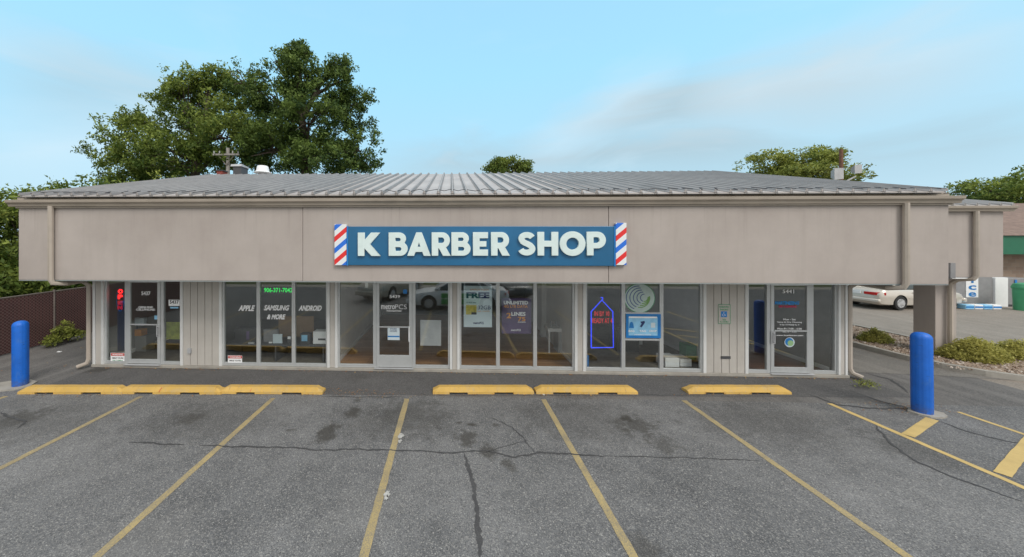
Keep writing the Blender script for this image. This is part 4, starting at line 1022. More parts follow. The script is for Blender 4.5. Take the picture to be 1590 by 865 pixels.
# water packs on the ground
for i in range(4):
    a = PX(1486+i*14, YI-.5)+.05; mb = MB().box(a, a+.38, YI-.75, YI-.45, 0, .22); w1 = mb.build('water_pack', [M['lblue'], M['white']][i % 2], bevel=.03)
    MB().box(a+.01, a+.37, YI-.752, YI-.751, .07, .15).build('label_band', M['bluep'], w1)
    tag(w1, ['blue and white drinks pack at the front wheel of the champagne car', 'white drinks pack, second from the car, before the ice freezer', 'pale blue drinks pack below the ICE banner', 'white drinks pack nearest the white pillar'][i], 'drinks pack', 'drinks packs stacked before the ice freezer')
gb = G(1590, 482); TB = thing('litter_bin', (gb.x, gb.y, 0), 'green litter bin cut by the right picture edge beside the freezer', 'bin')
MB().lathe((gb.x, gb.y, 0), [(.27, 0), (.30, 1.0), (.33, 1.02), (.33, 1.08)], 20).build('body', M['greenp'], TB, smooth=True)
MB().lathe((gb.x, gb.y, 1.08), [(.33, 0), (.28, .14), (.1, .2)], 20).build('lid', M['greenp'], TB, smooth=True)

# ------------------------------------------------------------------ cars
def car(label, paint, doors=None, suv=False, group=None):
    K = thing('parked_car', (0, 0, 0), label, 'car', group)
    hs = 1.2 if suv else 1.0
    st = [(-2.36, .66, .40, .62), (-2.33, .80, .30, .80), (-2.22, .86, .24, .93), (-2.0, .88, .22, .965), (-1.5, .89, .20, .975), (-.9, .89, .18, .955), (0, .89, .18, .93), (.9, .89, .18, .92), (1.2, .88, .18, .89), (1.7, .87, .20, .83), (2.1, .84, .22, .75), (2.32, .76, .28, .66), (2.40, .60, .34, .56)]
    vs = []; nr = 12
    for (x, hw, zb, zt) in st:
        zb *= (1.2 if suv else 1); zt *= hs; zm = (zb+zt)/2
        half = [(.82*hw, zb), (.96*hw, zb+.06), (hw, zm), (.985*hw, zt-.12), (.90*hw, zt-.02), (.45*hw, zt+.012)]
        vs += [(x, y, z) for y, z in half]+[(x, -y, z) for y, z in reversed(half)]
    fs = []
    for i in range(len(st)-1):
        for k in range(nr): fs.append((i*nr+k, i*nr+(k+1) % nr, (i+1)*nr+(k+1) % nr, (i+1)*nr+k))
    fs += [tuple(range(nr-1, -1, -1)), tuple((len(st)-1)*nr+k for k in range(nr))]
    body = MB().add(vs, fs).build('body', [paint, M['black']], K, smooth=True)
    wr = .33*(1.1 if suv else 1); wx = (-1.32, 1.38)
    cut = []
    for x in wx:
        for s in (-1, 1):
            m = MB(); n = 28; v = [(x+(wr+.045)*math.cos(2*math.pi*k/n), yy, wr+.01+(wr+.045)*math.sin(2*math.pi*k/n)) for yy in (s*.60, s*1.1) for k in range(n)]
            m.add(v, [(k, (k+1) % n, (k+1) % n+n, k+n) for k in range(n)]+[tuple(range(n-1, -1, -1)), tuple(range(n, 2*n))])
            c = m.build('cut', M['black']); cut.append(c)
            b = body.modifiers.new('w', 'BOOLEAN'); b.object = c; b.operation = 'DIFFERENCE'; b.solver = 'EXACT'
            try: b.material_mode = 'TRANSFER'
            except Exception: pass
    bpy.context.view_layer.update(); me = bpy.data.meshes.new_from_object(body.evaluated_get(dg())); body.modifiers.clear(); body.data = me
    for c in cut: bpy.data.objects.remove(c)
    zb_, zr_ = .93*hs, (1.42 if not suv else 1.72)
    if suv: bt = [(-2.2, .78), (1.15, .76)]; tp = [(-2.0, .64), (.25, .62)]
    else: bt = [(-1.72, .76), (1.12, .76)]; tp = [(-.98, .58), (.22, .58)]
    def gh(e, z0, z1, inx=0):
        return [(bt[0][0]-e, -bt[0][1]-e, z0), (bt[1][0]+e, -bt[1][1]-e, z0), (bt[1][0]+e, bt[1][1]+e, z0), (bt[0][0]-e, bt[0][1]+e, z0),
                (tp[0][0]-e, -tp[0][1]-e, z1), (tp[1][0]+e, -tp[1][1]-e, z1), (tp[1][0]+e, tp[1][1]+e, z1), (tp[0][0]-e, tp[0][1]+e, z1)]
    bf = [(0, 3, 2, 1), (4, 5, 6, 7), (0, 1, 5, 4), (1, 2, 6, 5), (2, 3, 7, 6), (3, 0, 4, 7)]
    MB().add(gh(0, zb_, zr_-.04), bf).build('cabin_glass', M['carglass'], K, bevel=.05, smooth=True)
    g = gh(.0, zb_, zr_-.05); rf = MB()
    x0, x1 = tp[0][0], tp[1][0]; hw = tp[0][1]
    rf.add([(x0-.05, -hw-.02, zr_-.06), (x1+.05, -hw-.02, zr_-.06), (x1+.05, hw+.02, zr_-.06), (x0-.05, hw+.02, zr_-.06), (x0+.1, -hw+.1, zr_), (x1-.1, -hw+.1, zr_), (x1-.1, hw-.1, zr_), (x0+.1, hw-.1, zr_)], bf)
    for k in range(4): rf.tube([g[k], g[k+4]], [.055 if k in (0, 3) else .035, .035], 6)
    for s in (-1, 1):
        xm = (bt[0][0]+bt[1][0])/2+.05; rf.tube([(xm, s*.755, zb_), (xm-.05, s*.595, zr_-.05)], .03, 6)
        if suv or True: rf.tube([(-1.15 if not suv else -1.1, s*.755, zb_), (-.85 if not suv else -1.05, s*.60, zr_-.05)], .035, 6)
    rf.build('roof', paint, K, bevel=.015, smooth=True)
    for x in wx:
        for s in (-1, 1):
            w = MB(); n = 28; prof = [(.17, wr-.05), (.19, wr-.01), (.17, wr), (-.01, wr), (-.03, wr-.02), (-.02, wr*.66)]
            v = []
            for (d, r) in prof: v += [(x+r*math.cos(2*math.pi*k/n), s*(.86-d), wr+r*math.sin(2*math.pi*k/n)) for k in range(n)]
            f = [(i*n+k, i*n+(k+1) % n, (i+1)*n+(k+1) % n, (i+1)*n+k) for i in range(len(prof)-1) for k in range(n)]
            f += [tuple(range(n)), tuple((len(prof)-1)*n+k for k in range(n))]
            wh = w.add(v, f).build('wheel', M['rubber'], K, smooth=True)
            r_ = MB(); prof = [(.0, wr*.64), (-.03, wr*.60), (-.015, wr*.45), (-.035, wr*.2), (-.04, .02)]; v = []
            for (d, r) in prof: v += [(x+r*math.cos(2*math.pi*k/n)*(1 if i_ != 2 else 1), s*(.868-d), wr+r*math.sin(2*math.pi*k/n)) for i_, k in enumerate(range(n))]
            f = [(i*n+k, i*n+(k+1) % n, (i+1)*n+(k+1) % n, (i+1)*n+k) for i in range(len(prof)-1) for k in range(n)]+[tuple((len(prof)-1)*n+k for k in range(n))]
            rm = r_.add(v, f)
            for k in range(9):
                a = 2*math.pi*k/9; rm.tube([(x+.07*math.cos(a), s*.90, wr+.07*math.sin(a)), (x+wr*.58*math.cos(a), s*.897, wr+wr*.58*math.sin(a))], .012, 4)
            rm.build('rim', M['rim'], wh, smooth=True)
    zt = .76*hs
    for s in (-1, 1):
        t = MB(); t.add([(-2.385, s*.28, zt-.06), (-2.385, s*.28, zt+.06), (-2.36, s*.70, zt-.065), (-2.36, s*.70, zt+.07), (-2.12, s*.895, zt-.05), (-2.12, s*.895, zt+.07), (-2.25, s*.28, zt-.06), (-2.25, s*.28, zt+.06), (-2.2, s*.6, zt-.06), (-2.2, s*.6, zt+.06)],
                        [(0, 1, 3, 2), (2, 3, 5, 4), (1, 7, 9, 3), (3, 9, 5), (0, 2, 8, 6), (2, 4, 8), (6, 8, 9, 7), (8, 4, 5, 9), (0, 6, 7, 1)])
        t.build('tail_lamp', M['tail'], K, bevel=.006)
        MB().box(2.25, 2.39, s*.52-.16, s*.52+.16, .56*hs, .66*hs).build('headlight', M['lgrey'], K, bevel=.02)
        MB().add([(.85, s*.90, .95*hs), (.97, s*.90, .95*hs), (.97, s*1.05, .97*hs), (.87, s*1.05, .97*hs), (.85, s*.90, 1.06*hs), (.95, s*.90, 1.05*hs), (.95, s*1.05, 1.07*hs), (.87, s*1.05, 1.08*hs)], bf).build('mirror', paint, K, bevel=.02)
    MB().box(-2.40, -2.375, -.17, .17, zt-.06, zt+.07).build('number_plate', M['white'], K)
    b = MB(); b.prism_x([(-.84, .36*hs), (.84, .36*hs), (.84, .52*hs), (-.84, .52*hs)], -2.44, -2.28); b.build('rear_bumper', paint, K, bevel=.05, smooth=True)
    b = MB(); b.prism_x([(-.82, .30*hs), (.82, .30*hs), (.82, .50*hs), (-.82, .50*hs)], 2.26, 2.46); b.build('front_bumper', paint, K, bevel=.05, smooth=True)
    for s in (-1, 1):
        d = MB(); d.box(-.95, .80, s*.893-.006, s*.893+.006, .30*hs, .80*hs)
        if doors: d.build('door', doors, K, bevel=.004)
        h = MB()
        for x in (-.72, .22): h.box(x, x+.15, s*.90-.012, s*.90+.012, .80*hs, .825*hs)
        h.build('door_handle', paint, K, bevel=.004)
        MB().box(-.9, .95, s*.898-.008, s*.898+.008, .54*hs, .575*hs).build('side_moulding', paint, K, bevel=.004)
    return K
def place(K, x, y, rz): K.location = (x, y, 0); K.rotation_euler = (0, 0, rz)
c0 = G(1398, 482)
K1 = car('champagne four-door sedan with red tail lamp parked beyond the canopy column', M['carpaint'])
ang = R(5.5)+TH; rw = Vector((c0.x, c0.y+.0, 0)); off = Matrix.Rotation(ang, 3, 'Z') @ Vector((-1.32, -.86, 0))
place(K1, rw.x-off.x, rw.y-off.y, ang)
K2 = car('white car with green doors reflected in the window beside the middle door', M['carwhite'], M['cargreen']); place(K2, .35, .55, math.pi)
K3 = car('tan sport utility car reflected in the middle door glass', M['cartan'], suv=True); place(K3, -3.4, -2.6, R(112))
K4 = car('dark car reflected at the top of the UNLIMITED window', M['cardark']); place(K4, 3.1, -3.4, R(75))

# ------------------------------------------------------------------ writing, posters and lamps in the windows
YO = YW-.012                                 # just outside the glass
YD = YW-.033                                 # just outside the door glass
YN = YW+.10                                  # hung inside
def lettering(s, px, py, wpx, hpx, mat, label, Y=YO, shear=0, bold=.0, cat='lettering', group='white lettering on the shop glass', name='window_lettering', depth=.002, parent=None):
    p = P(px, py, Y); sc = Y/F/1.0*1.0
    w = PX(px+wpx/2, Y)-PX(px-wpx/2, Y); h = hpx*(PZ(px, 400, Y)-PZ(px, 401, Y))
    o = text_mesh(name, s, p, w, h, mat, depth, bold+(.02 if mat is W and bold == 0 else 0), shear, parent)
    if parent is None: tag(o, label, cat, group)
    else: o.name = 'lettering'
    return o
def card(name, px0, px1, py0, py1, mat, Y, parent=None, th=.004):
    return MB().box(PX(px0, Y), PX(px1, Y), Y-th, Y, PZ((px0+px1)/2, py1, Y), PZ((px0+px1)/2, py0, Y)).build(name, mat, parent)
W = M['white_vinyl'] = plain('white_vinyl', (0.90, 0.91, 0.91), 0.4, var=0.02)
# left door unit
lettering('5437', 226.5, 455.5, 14, 6, W, 'small white number 5437 high on the left door glass', YD)
lettering('GENUINE\nCELLPHONE', 226, 479, 29, 7, W, 'two rows of small white lettering on the left door glass', YD, bold=.02)
N5 = card('number_plate', 262, 279, 465.5, 475, W, YO); tag(N5, 'white panel with black number 5437 in the left sidelight', 'number sign')
lettering('5437', 270.5, 469, 14, 5.5, M['black'], '', YO-.006, bold=.02, parent=N5)
card('sticker', 264.5, 277, 476.5, 479, M['lblue'], YO, N5)
for (a, b, c, d, lb) in ((172, 193.5, 548, 564, 'white warning notice with red heading at the foot of the leftmost sidelight'), (354, 376, 552, 567, 'white warning notice with red heading at the foot of the APPLE window')):
    q = card('warning_notice', a, b, c, d, W, YO); tag(q, lb, 'notice', 'warning notices low in the left windows')
    card('heading', a+.4, b-.4, c+.5, c+4.6, M['redp'], YO-.006, q, .001)
    lettering('WARNING', (a+b)/2, c+2.6, (b-a)*.8, 2.4, W, '', YO-.009, parent=q)
    lettering('SMILE! YOU\'RE', (a+b)/2, c+8, (b-a)*.8, 2.3, M['black'], '', YO-.007, parent=q, bold=.01)
    lettering('ON CAMERA', (a+b)/2, c+12, (b-a)*.75, 2.3, M['greenp'], '', YO-.007, parent=q, bold=.01)
card_ = card('door_sticker', 240, 245.5, 490, 496, M['lblue'], YD); tag(card_, 'pale blue sticker beside the lock of the left door', 'sticker')
# OPEN neon
ON = thing('open_sign', P(187, 465, YN), 'vertical red lit OPEN sign in the leftmost sidelight, lower letters dim', 'neon sign')
for k, (ch, mt, cy, hh) in enumerate((('O', 'neon_red', 452.5, 7), ('P', 'neon_red', 461, 7), ('E', 'neon_dim', 470, 6), ('N', 'neon_dim', 477.5, 6))):
    lettering(ch, 187-k*.2, cy, 7.0, hh, M[mt], '', YN, bold=.05, parent=ON, name='letter', depth=.02).name = 'letter'
cc = P(187, 465.5, YN+.03); m = MB(); m.tube([(cc.x+.105*math.cos(a), cc.y, cc.z+.30*math.sin(a)) for a in np.linspace(0, 2*math.pi, 33)], .008, 5); m.build('oval_tube', M['bluep'], ON)
cc2 = P(187, 465.5, YN+.06); m = MB(); m.add([(cc2.x+.12*math.cos(a), cc2.y+dy, cc2.z+.31*math.sin(a)) for dy in (0, .02) for a in np.linspace(0, 2*math.pi, 33)[:-1]], [tuple(range(32)), tuple(range(63, 31, -1))]+[(k, (k+1) % 32, (k+1) % 32+32, k+32) for k in range(32)]); m.build('backing', M['black'], ON)
# phone shop window
lettering('APPLE', 383, 478.5, 26, 9, W, 'white hand-lettered word APPLE on the window', shear=.35, bold=.045)
lettering('SAMSUNG', 429.5, 478, 40, 8.5, W, 'white hand-lettered word SAMSUNG on the window', shear=.35, bold=.04)
lettering('& MORE', 429, 492, 29, 8, W, 'white hand-lettered words & MORE under SAMSUNG', shear=.35, bold=.04)
lettering('ANDROID', 481.5, 478.5, 36, 8.5, W, 'white hand-lettered word ANDROID on the window', shear=.35, bold=.04)
LD = card('message_display', 407, 455, 445, 456, M['black'], YN+.02, th=.03); tag(LD, 'black display with green lit phone number above SAMSUNG', 'led display')
lettering('906-371-7042', 432, 450.5, 44, 7, M['led_green'], '', YN-.012, bold=.02, parent=LD, depth=.003)
# low display shelf with boxes
def interior_box(name, px0, px1, py0, py1, Y, dep, mat, label, cat, group=None, z0=None, band=None):
    x0, x1 = PX(px0, Y), PX(px1, Y); zt = PZ((px0+px1)/2, py0, Y); zb = z0 if z0 is not None else PZ((px0+px1)/2, py1, Y)
    o = MB().box(x0, x1, Y, Y+dep, zb, zt).build(name, mat, bevel=.006); tag(o, label, cat, group)
    if band: MB().box(x0+(x1-x0)*band[0], x0+(x1-x0)*band[1], Y-.003, Y-.001, zb+(zt-zb)*band[2], zb+(zt-zb)*band[3]).build('print', band[4], o)
    return o
x0, x1 = PX(351, YW+.3), PX(505, YW+.3)
SH = thing('display_shelf', ((x0+x1)/2, YW+.6, .09), 'low dark display shelf behind the phone shop window', 'shelf')
MB().box(x0, x1, YW+.25, YW+.95, .50, .54).build('top', M['dgrey'], SH, bevel=.005)
for xx in (x0+.02, (x0+x1)/2, x1-.06): MB().box(xx, xx+.04, YW+.27, YW+.93, .088, .498).build('support', M['dgrey'], SH)
YB = YW+.35; GB = 'boxes on the display shelf'
interior_box('carton', 364, 398, 510, 0, YB, .3, M['black'], 'black printer-sized box at the left of the display shelf', 'box', GB, .542, (.55, .68, .25, .8, M['purple']))
interior_box('carton', 385, 394, 532, 0, YB-.08, .06, M['lgrey'], 'small grey box before the black one on the shelf', 'box', GB, .542)
interior_box('carton', 409, 431, 512, 0, YB+.12, .1, M['grey'], 'grey upright box in the middle of the shelf', 'box', GB, .542)
interior_box('leaflet_card', 423.5, 438, 519, 0, YB, .03, M['paper'], 'white standing price card on the display shelf', 'card', GB, .542)
interior_box('carton', 417, 422, 531, 0, YB, .04, W, 'tiny white box left of the price card', 'box', GB, .542)
interior_box('carton', 446, 452, 522, 0, YB, .05, M['dgrey'], 'slim dark phone box with white top right of the price card', 'box', GB, .542, (.1, .9, .6, .95, W))
interior_box('carton', 466, 481, 518, 0, YB, .18, M['dgrey'], 'dark box with pale blue picture on the shelf', 'box', GB, .542, (.15, .75, .25, .85, M['lblue']))
interior_box('carton', 486, 512, 515, 0, YB, .25, W, 'large white box with dark print at the shelf end', 'box', GB, .542, (.3, .75, .3, .45, M['dgrey']))
interior_box('cardboard_panel', 432, 487, 491, 525, YW+1.3, .04, M['card'], 'brown cardboard sheet standing behind the display shelf', 'cardboard', z0=.1)
interior_box('wall_panel', 371, 381, 463, 478, YW+3.5, .03, M['navy'], 'small dark poster on the phone shop inner wall', 'poster')
interior_box('wall_cabinet', 236, 246, 445, 485, YW+1.8, .3, M['black'], 'tall black cabinet seen through the left door glass', 'cabinet', z0=.1)
interior_box('green_poster', 258, 281, 500, 527, YW+.5, .02, plain('lime_print', (.33, .38, .05), .6, var=.3, scale=8), 'lime green poster inside the left sidelight', 'poster')
tg = thing('paper_stack', P(216, 500, YW+.9), 'white paper and orange box on a stand behind the left door', 'stand')
pp = P(216, 512, YW+.9); MB().box(pp.x-.13, pp.x+.13, pp.y, pp.y+.1, pp.z+.12, pp.z+.34).build('paper', M['paper'], tg); MB().box(pp.x-.16, pp.x+.06, pp.y, pp.y+.2, pp.z-.18, pp.z).build('box', M['orange'], tg); MB().box(pp.x-.2, pp.x+.2, pp.y+.01, pp.y+.3, .09, pp.z-.182).build('stand', M['wall_in'], tg); MB().box(pp.x-.15, pp.x-.12, pp.y+.05, pp.y+.08, pp.z+.001, pp.z+.34).build('holder', M['dgrey'], tg)

# middle unit
lettering('5439', 613, 460.5, 16, 5, W, 'faint white number 5439 high on the middle door glass', YD)
lettering('metro', 602.5, 476.5, 21, 7.5, W, 'bold white word metro on the middle door glass', YD, bold=.012)
lettering('PCS', 622.5, 476.5, 18, 7.2, W, 'thin white letters PCS after the word metro on the door', YD, bold=-.012)
lettering('Authorized Dealer', 612, 482.5, 24, 2.6, W, 'tiny white line of text under metroPCS', YD)
pn = card('hours_notice', 602, 620.5, 507, 528, M['paper'], YD); tag(pn, 'white opening hours sheet with blue band taped to the middle door', 'notice')
card('band', 602.2, 620.3, 521.5, 523.5, M['bluep'], YD-.006, pn, .001)
lettering('STORE\nHOURS', 611, 512.5, 11, 6, M['navy'], '', YD-.006, parent=pn)
st_ = card('door_sticker', 626, 632, 449.5, 456, M['bluep'], YD); tag(st_, 'round blue sticker at the top corner of the middle door', 'sticker')
interior_box('white_board', 652.5, 685, 497, 537, YW+.06, .02, M['lgrey'], 'blank pale grey board hanging inside the sidelight right of the middle door', 'board')
cp = interior_box('camera_box', 566.5, 571.5, 439, 447, YW+.3, .1, W, 'small white device hanging at the top of the window left of the middle door', 'device')
# FREE poster
FP = card('poster', 720, 764, 444, 508, M['paper'], YW+.03); tag(FP, 'pale blue poster reading FREE and 32GB in the first window of the group of three', 'poster')
lettering('SWITCH TODAY', 745, 450, 30, 3, M['orange'], '', YW+.022, parent=FP)
lettering('FREE', 742, 458.5, 36, 9.5, M['navy'], '', YW+.022, bold=.05, parent=FP)
lettering('32GB', 752, 477.5, 20, 6, M['navy'], '', YW+.022, parent=FP)
lettering('LG K20 plus', 731.5, 470, 15, 2.5, M['navy'], '', YW+.022, parent=FP, bold=.02)
lettering('per month', 751, 483.5, 18, 2.5, M['orange'], '', YW+.022, parent=FP)
card('picture', 723.5, 740, 473.5, 488.5, M['yellowp'], YW+.024, FP, .001)
card('picture', 732, 740, 485, 488.5, M['black'], YW+.0225, FP, .001)
lettering('metroPCS', 743, 501.5, 16, 3.6, M['navy'], '', YW+.022, bold=.03, parent=FP)
# UNLIMITED poster
UP = card('poster', 779, 825, 463, 518, M['purple'], YW+.05); tag(UP, 'dark purple poster reading UNLIMITED 4G LTE DATA 2 LINES 75', 'poster')
Yu = YW+.044
lettering('UNLIMITED', 801, 470, 38, 5.5, W, '', Yu, bold=.04, parent=UP)
lettering('4G LTE DATA', 801, 475.8, 37, 4.4, M['orange'], '', Yu, bold=.02, parent=UP)
lettering('2', 790, 490, 7, 8.5, M['orange'], '', Yu, bold=.03, parent=UP)
lettering('LINES', 805, 487.5, 22, 6, W, '', Yu, bold=.03, parent=UP)
lettering('75', 810, 495.5, 12, 7, M['orange'], '', Yu, bold=.03, parent=UP)
lettering('A MONTH', 810, 500.3, 12, 2, W, '', Yu, parent=UP, bold=.02)
lettering('metroPCS', 801, 512.5, 15, 3, W, '', Yu, parent=UP)
# pedestal in right of group
xx0, xx1 = PX(851, YW+1.2), PX(884, YW+1.2); zt = PZ(867, 510, YW+1.2)
PD = thing('display_counter', ((xx0+xx1)/2, YW+1.3, .09), 'white display counter behind the third window of the middle shop', 'counter')
MB().box(xx0, xx1, YW+1.2, YW+1.7, zt-.1, zt).build('top', W, PD, bevel=.005)
MB().box(xx0+.02, xx0+.06, YW+1.22, YW+1.26, .09, zt-.102).build('leg', W, PD); MB().box(xx1-.3, xx1-.03, YW+1.22, YW+1.68, .09, zt-.102).build('cabinet', M['lgrey'], PD)
for k in range(5):
    m = MB(); xk = PX(838+k*7, YW+1.9); zk = PZ(850, 497+k*1.5, YW+1.9)
    if k < 3: continue
    m.tube([(xx0+.1+.15*k-.4, YW+1.4, zt), (xx0+.1+.15*k-.4, YW+1.45, zt+.14)], .03, 6); o = m.build('display_phone', M['lgrey']); tag(o, ['', '', '', 'grey phone stand at the near side of the white counter', 'grey phone stand farther along the white counter'][k], 'phone stand', 'phone stands on the counter')
interior_box('wall_column', 841, 852, 439, 0, YW+2.8, .25, M['wall_white'], 'white square post inside behind the third window', 'post', z0=.09)

# dry cleaner unit
NS = thing('neon_sign', P(935, 520, YN), 'blue neon garment bag outline with red words IN BY 10 READY AT 4', 'neon sign')
def n3(px, py): return P(px, py, YN)
MB().tube([n3(918, 540), n3(918, 484), n3(934.5, 466), n3(951.5, 484), n3(952.5, 539.5), n3(918, 540)], .014, 6).build('outline_tube', M['neon_blue'], NS, smooth=True)
MB().tube([n3(934.5, 466), n3(936, 464.5), n3(935.5, 462), n3(933, 462)], .013, 6).build('hook_tube', M['neon_blue'], NS, smooth=True)
lettering('IN BY 10', 934.5, 487, 23, 7.5, M['neon_sign'], '', YN+.01, bold=-.012, parent=NS, depth=.01)
lettering('READY AT 4', 935, 498, 31, 7.5, M['neon_sign'], '', YN+.01, bold=-.012, parent=NS, depth=.01)
# round leaf logo
LG = thing('round_decal', P(992, 463, YO), 'round pale decal with blue and green curved leaf stripes above the blue poster', 'decal')
cc = P(993, 463, YO); rad = .375
def disc(r, y, mat, nm, cx=cc.x, cz=cc.z, zs=.98):
    m = MB(); m.add([(cx, y, cz)]+[(cx+r*math.cos(2*math.pi*k/48), y, cz+r*zs*math.sin(2*math.pi*k/48)) for k in range(48)], [(0, k+1, (k+1) % 48+1) for k in range(48)]); return m.build(nm, mat, LG)
disc(rad, YO, M['greenp'], 'rim'); disc(rad*.955, YO-.002, plain('decal_pale', (.50, .62, .58), .5), 'disc')
def crescents(mat, nm, rng, side):
    m = MB()
    for i in rng:
        r1 = .29-.05*i; pts = []
        cx, cz = cc.x-.03+.035*i, cc.z+.01
        a0, a1 = (85, 250) if side == 0 else (-100, 10)
        for k in range(19):
            a = R(a0+(a1-a0)*k/18); pts.append((cx+r1*math.cos(a), cz+r1*math.sin(a)))
        s = stroke(pts, .022); n = len(s)//2
        m.add([(x, YO-.004-.0001*i, z) for x, z in s], [(j, j+1, 2*n-2-j, 2*n-1-j) for j in range(n-1)])
    return m.build(nm, mat, LG)
crescents(plain('decal_blue', (.10, .16, .33), .5), 'blue_arcs', range(0, 5), 0)
crescents(plain('decal_green', (.18, .36, .10), .5), 'green_arcs', range(1, 5), 1)
# blue poster
BP = card('poster', 972, 1026, 487.5, 525, M['bluep'], YO-.03); tag(BP, 'blue framed poster with three icons in the middle cleaner window', 'poster')
Yb = YO-.036
card('print', 976, 1021, 492, 521, M['lblue'], Yb, BP, .001)
card('stripe', 976.5, 1020, 491.5, 494, W, Yb-.003, BP, .001)
lettering('BAG', 980.5, 514, 9, 3, W, '', Yb-.003, bold=.02, parent=BP); lettering('TAG', 998, 514, 10, 3, W, '', Yb-.003, bold=.02, parent=BP); lettering('DROP', 1014, 514, 11, 3, W, '', Yb-.003, bold=.02, parent=BP)
lettering('martinizing express', 998, 520, 26, 1.8, W, '', Yb-.003, parent=BP)
m = MB(); q = P(980.5, 505, Yb-.003)
m.prism_y([(q.x-.06, q.z-.07), (q.x+.06, q.z-.07), (q.x+.045, q.z+.03), (q.x+.02, q.z+.08), (q.x-.02, q.z+.08), (q.x-.045, q.z+.03)], Yb-.005, Yb-.003); m.build('icon', M['bluep'], BP)
q = P(997.5, 504, Yb-.003); m = MB(); m.prism_y([(q.x-.06, q.z-.05), (q.x-.02, q.z-.07), (q.x+.06, q.z+.05), (q.x+.05, q.z+.09), (q.x-.05, q.z+.07), (q.x-.02, q.z+.02)], Yb-.005, Yb-.003); m.build('icon', M['navy'], BP)
q = P(1014, 505, Yb-.003); m = MB(); m.prism_y([(q.x-.05, q.z-.06), (q.x+.05, q.z-.06), (q.x+.05, q.z+.06), (q.x-.05, q.z+.06)], Yb-.005, Yb-.003); m.build('icon', M['paper'], BP)
# things on the cleaner's floor
interior_box('laundry_bin', 1033, 1055, 556, 0, YW+.25, .4, W, 'white crate on the floor in the right cleaner window, nearer the mullion', 'crate', 'white crates in the cleaner window', .09)
interior_box('laundry_bin', 1056.5, 1074, 558, 0, YW+.3, .4, W, 'white crate on the floor in the right cleaner window, nearer the siding', 'crate', 'white crates in the cleaner window', .09)
interior_box('green_crate', 1066, 1082, 536, 0, YW+.8, .3, M['greenp'], 'green crate behind the white ones in the right cleaner window', 'crate', z0=.09)
interior_box('blue_bin', 905, 914.5, 552, 0, YW+.2, .4, M['bluep'], 'blue bin with a pale lid in the corner under the neon garment bag', 'bin', z0=.09)
DK = thing('service_desk', (PX(985, YW+1.3), YW+1.4, .09), 'dark desk with rounded edge inside the cleaner below the blue poster', 'desk')
a, b = PX(958, YW+1.3), PX(1001, YW+1.3); MB().box(a, b, YW+1.3, YW+2.0, .72, .78).build('top', M['dgrey'], DK, bevel=.02); MB().box(a+.05, b-.1, YW+1.4, YW+1.9, .09, .718).build('pedestal', M['black'], DK)
MB().box(PX(1003, YW+1.0), PX(1003, YW+1.0)+.5, YW+2.1, YW+2.16, .09, 2.3).build('partition_screen', M['wall_white']); tag(bpy.data.objects['partition_screen'], 'white partition screen behind the desk in the cleaner', 'screen')
# right door
lettering('5441', 1224, 452.5, 18, 6, W, 'faint white number 5441 on the right door glass', YD)
lettering('MARTINIZING', 1222, 470.5, 38, 5.5, plain('vinyl_blue', (.02, .25, .62), .5), 'blue lettering with shop name on the right door', YD, bold=.05, shear=.15, group=None)
lettering('DRY CLEANING', 1223, 476, 28, 3.2, plain('vinyl_red', (.55, .02, .09), .5), 'small red lettering under the blue name on the right door', YD, bold=.05, shear=.15, group=None)
for k, (s, y, w_) in enumerate((('Mon - Sat', 496, 19), ('Same & Dry Cleaning', 500.5, 38), ('In by 10 Ready by 4', 504.5, 30), ('Mon-Fri 7:00 - 6:00', 510.5, 38), ('Sat. 8 - 3:00', 514.8, 22), ('www.drycleaner.com', 521, 42))):
    lettering(s, 1226, y, w_, 2.8, W, ['white line Mon - Sat topmost in the hours on the right door', 'second white line of the hours on the right door', 'third white line of the hours on the right door', 'white line with weekday hours on the right door', 'white Saturday hours line on the right door', 'white web address line above the round logo on the right door'][k], YD, bold=.015)
cc = P(1226, 531.5, YD); LG = thing('round_sticker', cc, 'small round blue and green logo sticker low on the right door', 'sticker')
disc(.118, YD, M['paper'], 'disc', cc.x, cc.z, 1); disc(.095, YD-.002, M['bluep'], 'blue_disc', cc.x-.01, cc.z+.01, 1); disc(.07, YD-.003, plain('lime', (.30, .50, .25), .5), 'green_disc', cc.x+.02, cc.z-.02, 1)
# wall fittings on the siding
ys2 = YW-.064
HS = MB().box(PX(1115, ys2), PX(1134, ys2), ys2-.006, ys2, PZ(1124, 503, ys2), PZ(1124, 472.5, ys2)).build('accessible_parking_sign', M['greenp'], bevel=.002); tag(HS, 'green-edged accessible parking sign on the siding beside the right shop', 'sign')
card('face', 1115.7, 1133.3, 473.3, 502.2, M['siding'], ys2-.0075, HS, .001)
card('symbol_field', 1119.5, 1128.7, 483.5, 492.5, M['bluep'], ys2-.010, HS, .001)
lettering('RESERVED', 1124.5, 476.6, 15, 2.8, M['greenp'], '', ys2-.0095, parent=HS, bold=.02)
lettering('PARKING', 1124.5, 480.8, 13, 2.8, M['greenp'], '', ys2-.0095, parent=HS, bold=.02)
lettering('VAN\nACCESSIBLE', 1124.5, 498, 14, 6, M['greenp'], '', ys2-.0095, parent=HS, bold=.01)
q = P(1124, 488, ys2-.0125); m = MB()
m.tube([(q.x-.005, q.y, q.z+.035), (q.x-.002, q.y, q.z-.0), (q.x+.025, q.y, q.z-.003), (q.x+.035, q.y, q.z-.035)], .005, 4)
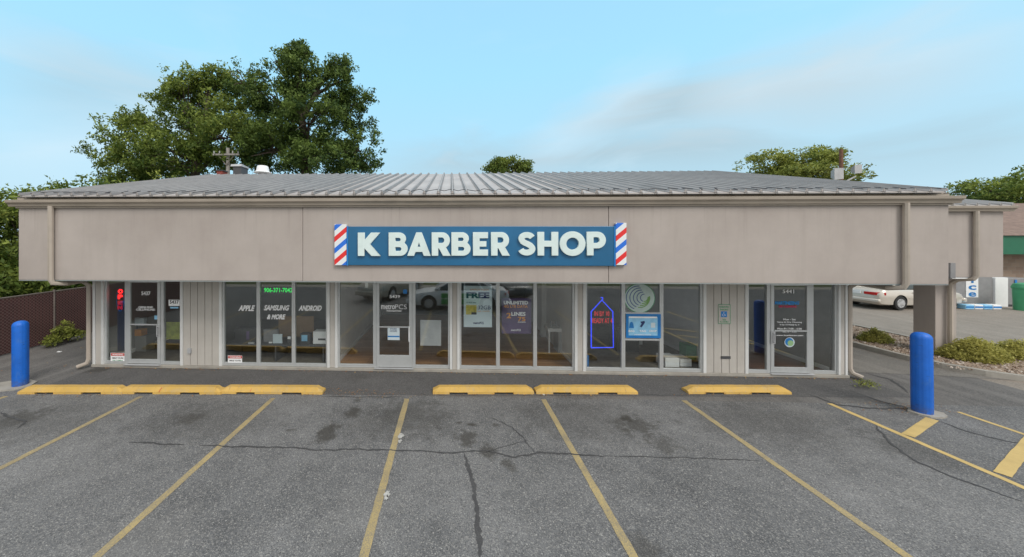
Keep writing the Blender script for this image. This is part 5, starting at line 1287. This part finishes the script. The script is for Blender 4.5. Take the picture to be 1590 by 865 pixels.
m.tube([(q.x-.012+.026*math.cos(a), q.y, q.z-.018+.026*math.sin(a)) for a in np.linspace(R(110), R(350), 14)], .004, 4); m.lathe((q.x-.005, q.y, q.z+.04), [(.008, 0), (.008, .012)], 8); m.build('wheelchair_symbol', W, HS)
MS = card('mail_slot', 1119.5, 1134, 553, 557, M['dgrey'], ys2-.001, th=.012); tag(MS, 'dark mail slot low in the siding below the green-edged sign', 'mail slot')
OB = card('outlet_box', 292.5, 297.5, 540.5, 548, M['lgrey'], ys2-.001, th=.04); tag(OB, 'small grey outlet box low on the left siding panel', 'outlet')

# ------------------------------------------------------------------ fallen leaves and grit: too many to count
rnd = random.Random(77); mb = MB()
def leafq(x, y, r):
    a = rnd.random()*6.28; z = .012+rnd.random()*.02; t = rnd.uniform(-.4, .4)
    mb.add([(x+r*math.cos(a+k*1.57), y+r*math.sin(a+k*1.57)*(.6 if k % 2 else 1), z+r*t*(1 if k < 2 else -1)) for k in range(4)], [(0, 1, 2, 3)], rnd.choice((0, 0, 1)))
for i in range(420):
    x = rnd.uniform(-9, 9.8); leafq(x, 8.56-abs(rnd.gauss(0, .05)), rnd.uniform(.006, .02))
for i in range(240):
    a = rnd.choice(stops)[0]; qx = rnd.uniform(a[0], a[1]); x = PX(qx, 7.1); leafq(x, G(qx, 613).y-.01-abs(rnd.gauss(0, .04)), rnd.uniform(.006, .016))
for i in range(260):
    leafq(rnd.gauss(-2.2, .9), 7.35+rnd.gauss(0, .12), rnd.uniform(.005, .014))
for i in range(150):
    leafq(8.9+rnd.gauss(0, .35), 7.15+rnd.gauss(0, .12), rnd.uniform(.006, .018))
for i in range(160): leafq(rnd.uniform(-12.6, -8), rnd.uniform(7.3, 14), rnd.uniform(.006, .02))
tag(mb.build('fallen_leaves', [M['litter'], plain('pale_leaf', (.4, .28, .12), .9)]), 'scattered dry brown leaves along the shop fronts and wheel stops', 'leaves', kind='stuff')
lt = G(92, 547); m = MB().box(lt.x-.05, lt.x+.06, lt.y-.03, lt.y+.03, .002, .03).build('litter_paper', W, bevel=.01); tag(m, 'scrap of white paper lying on the left drive', 'litter')
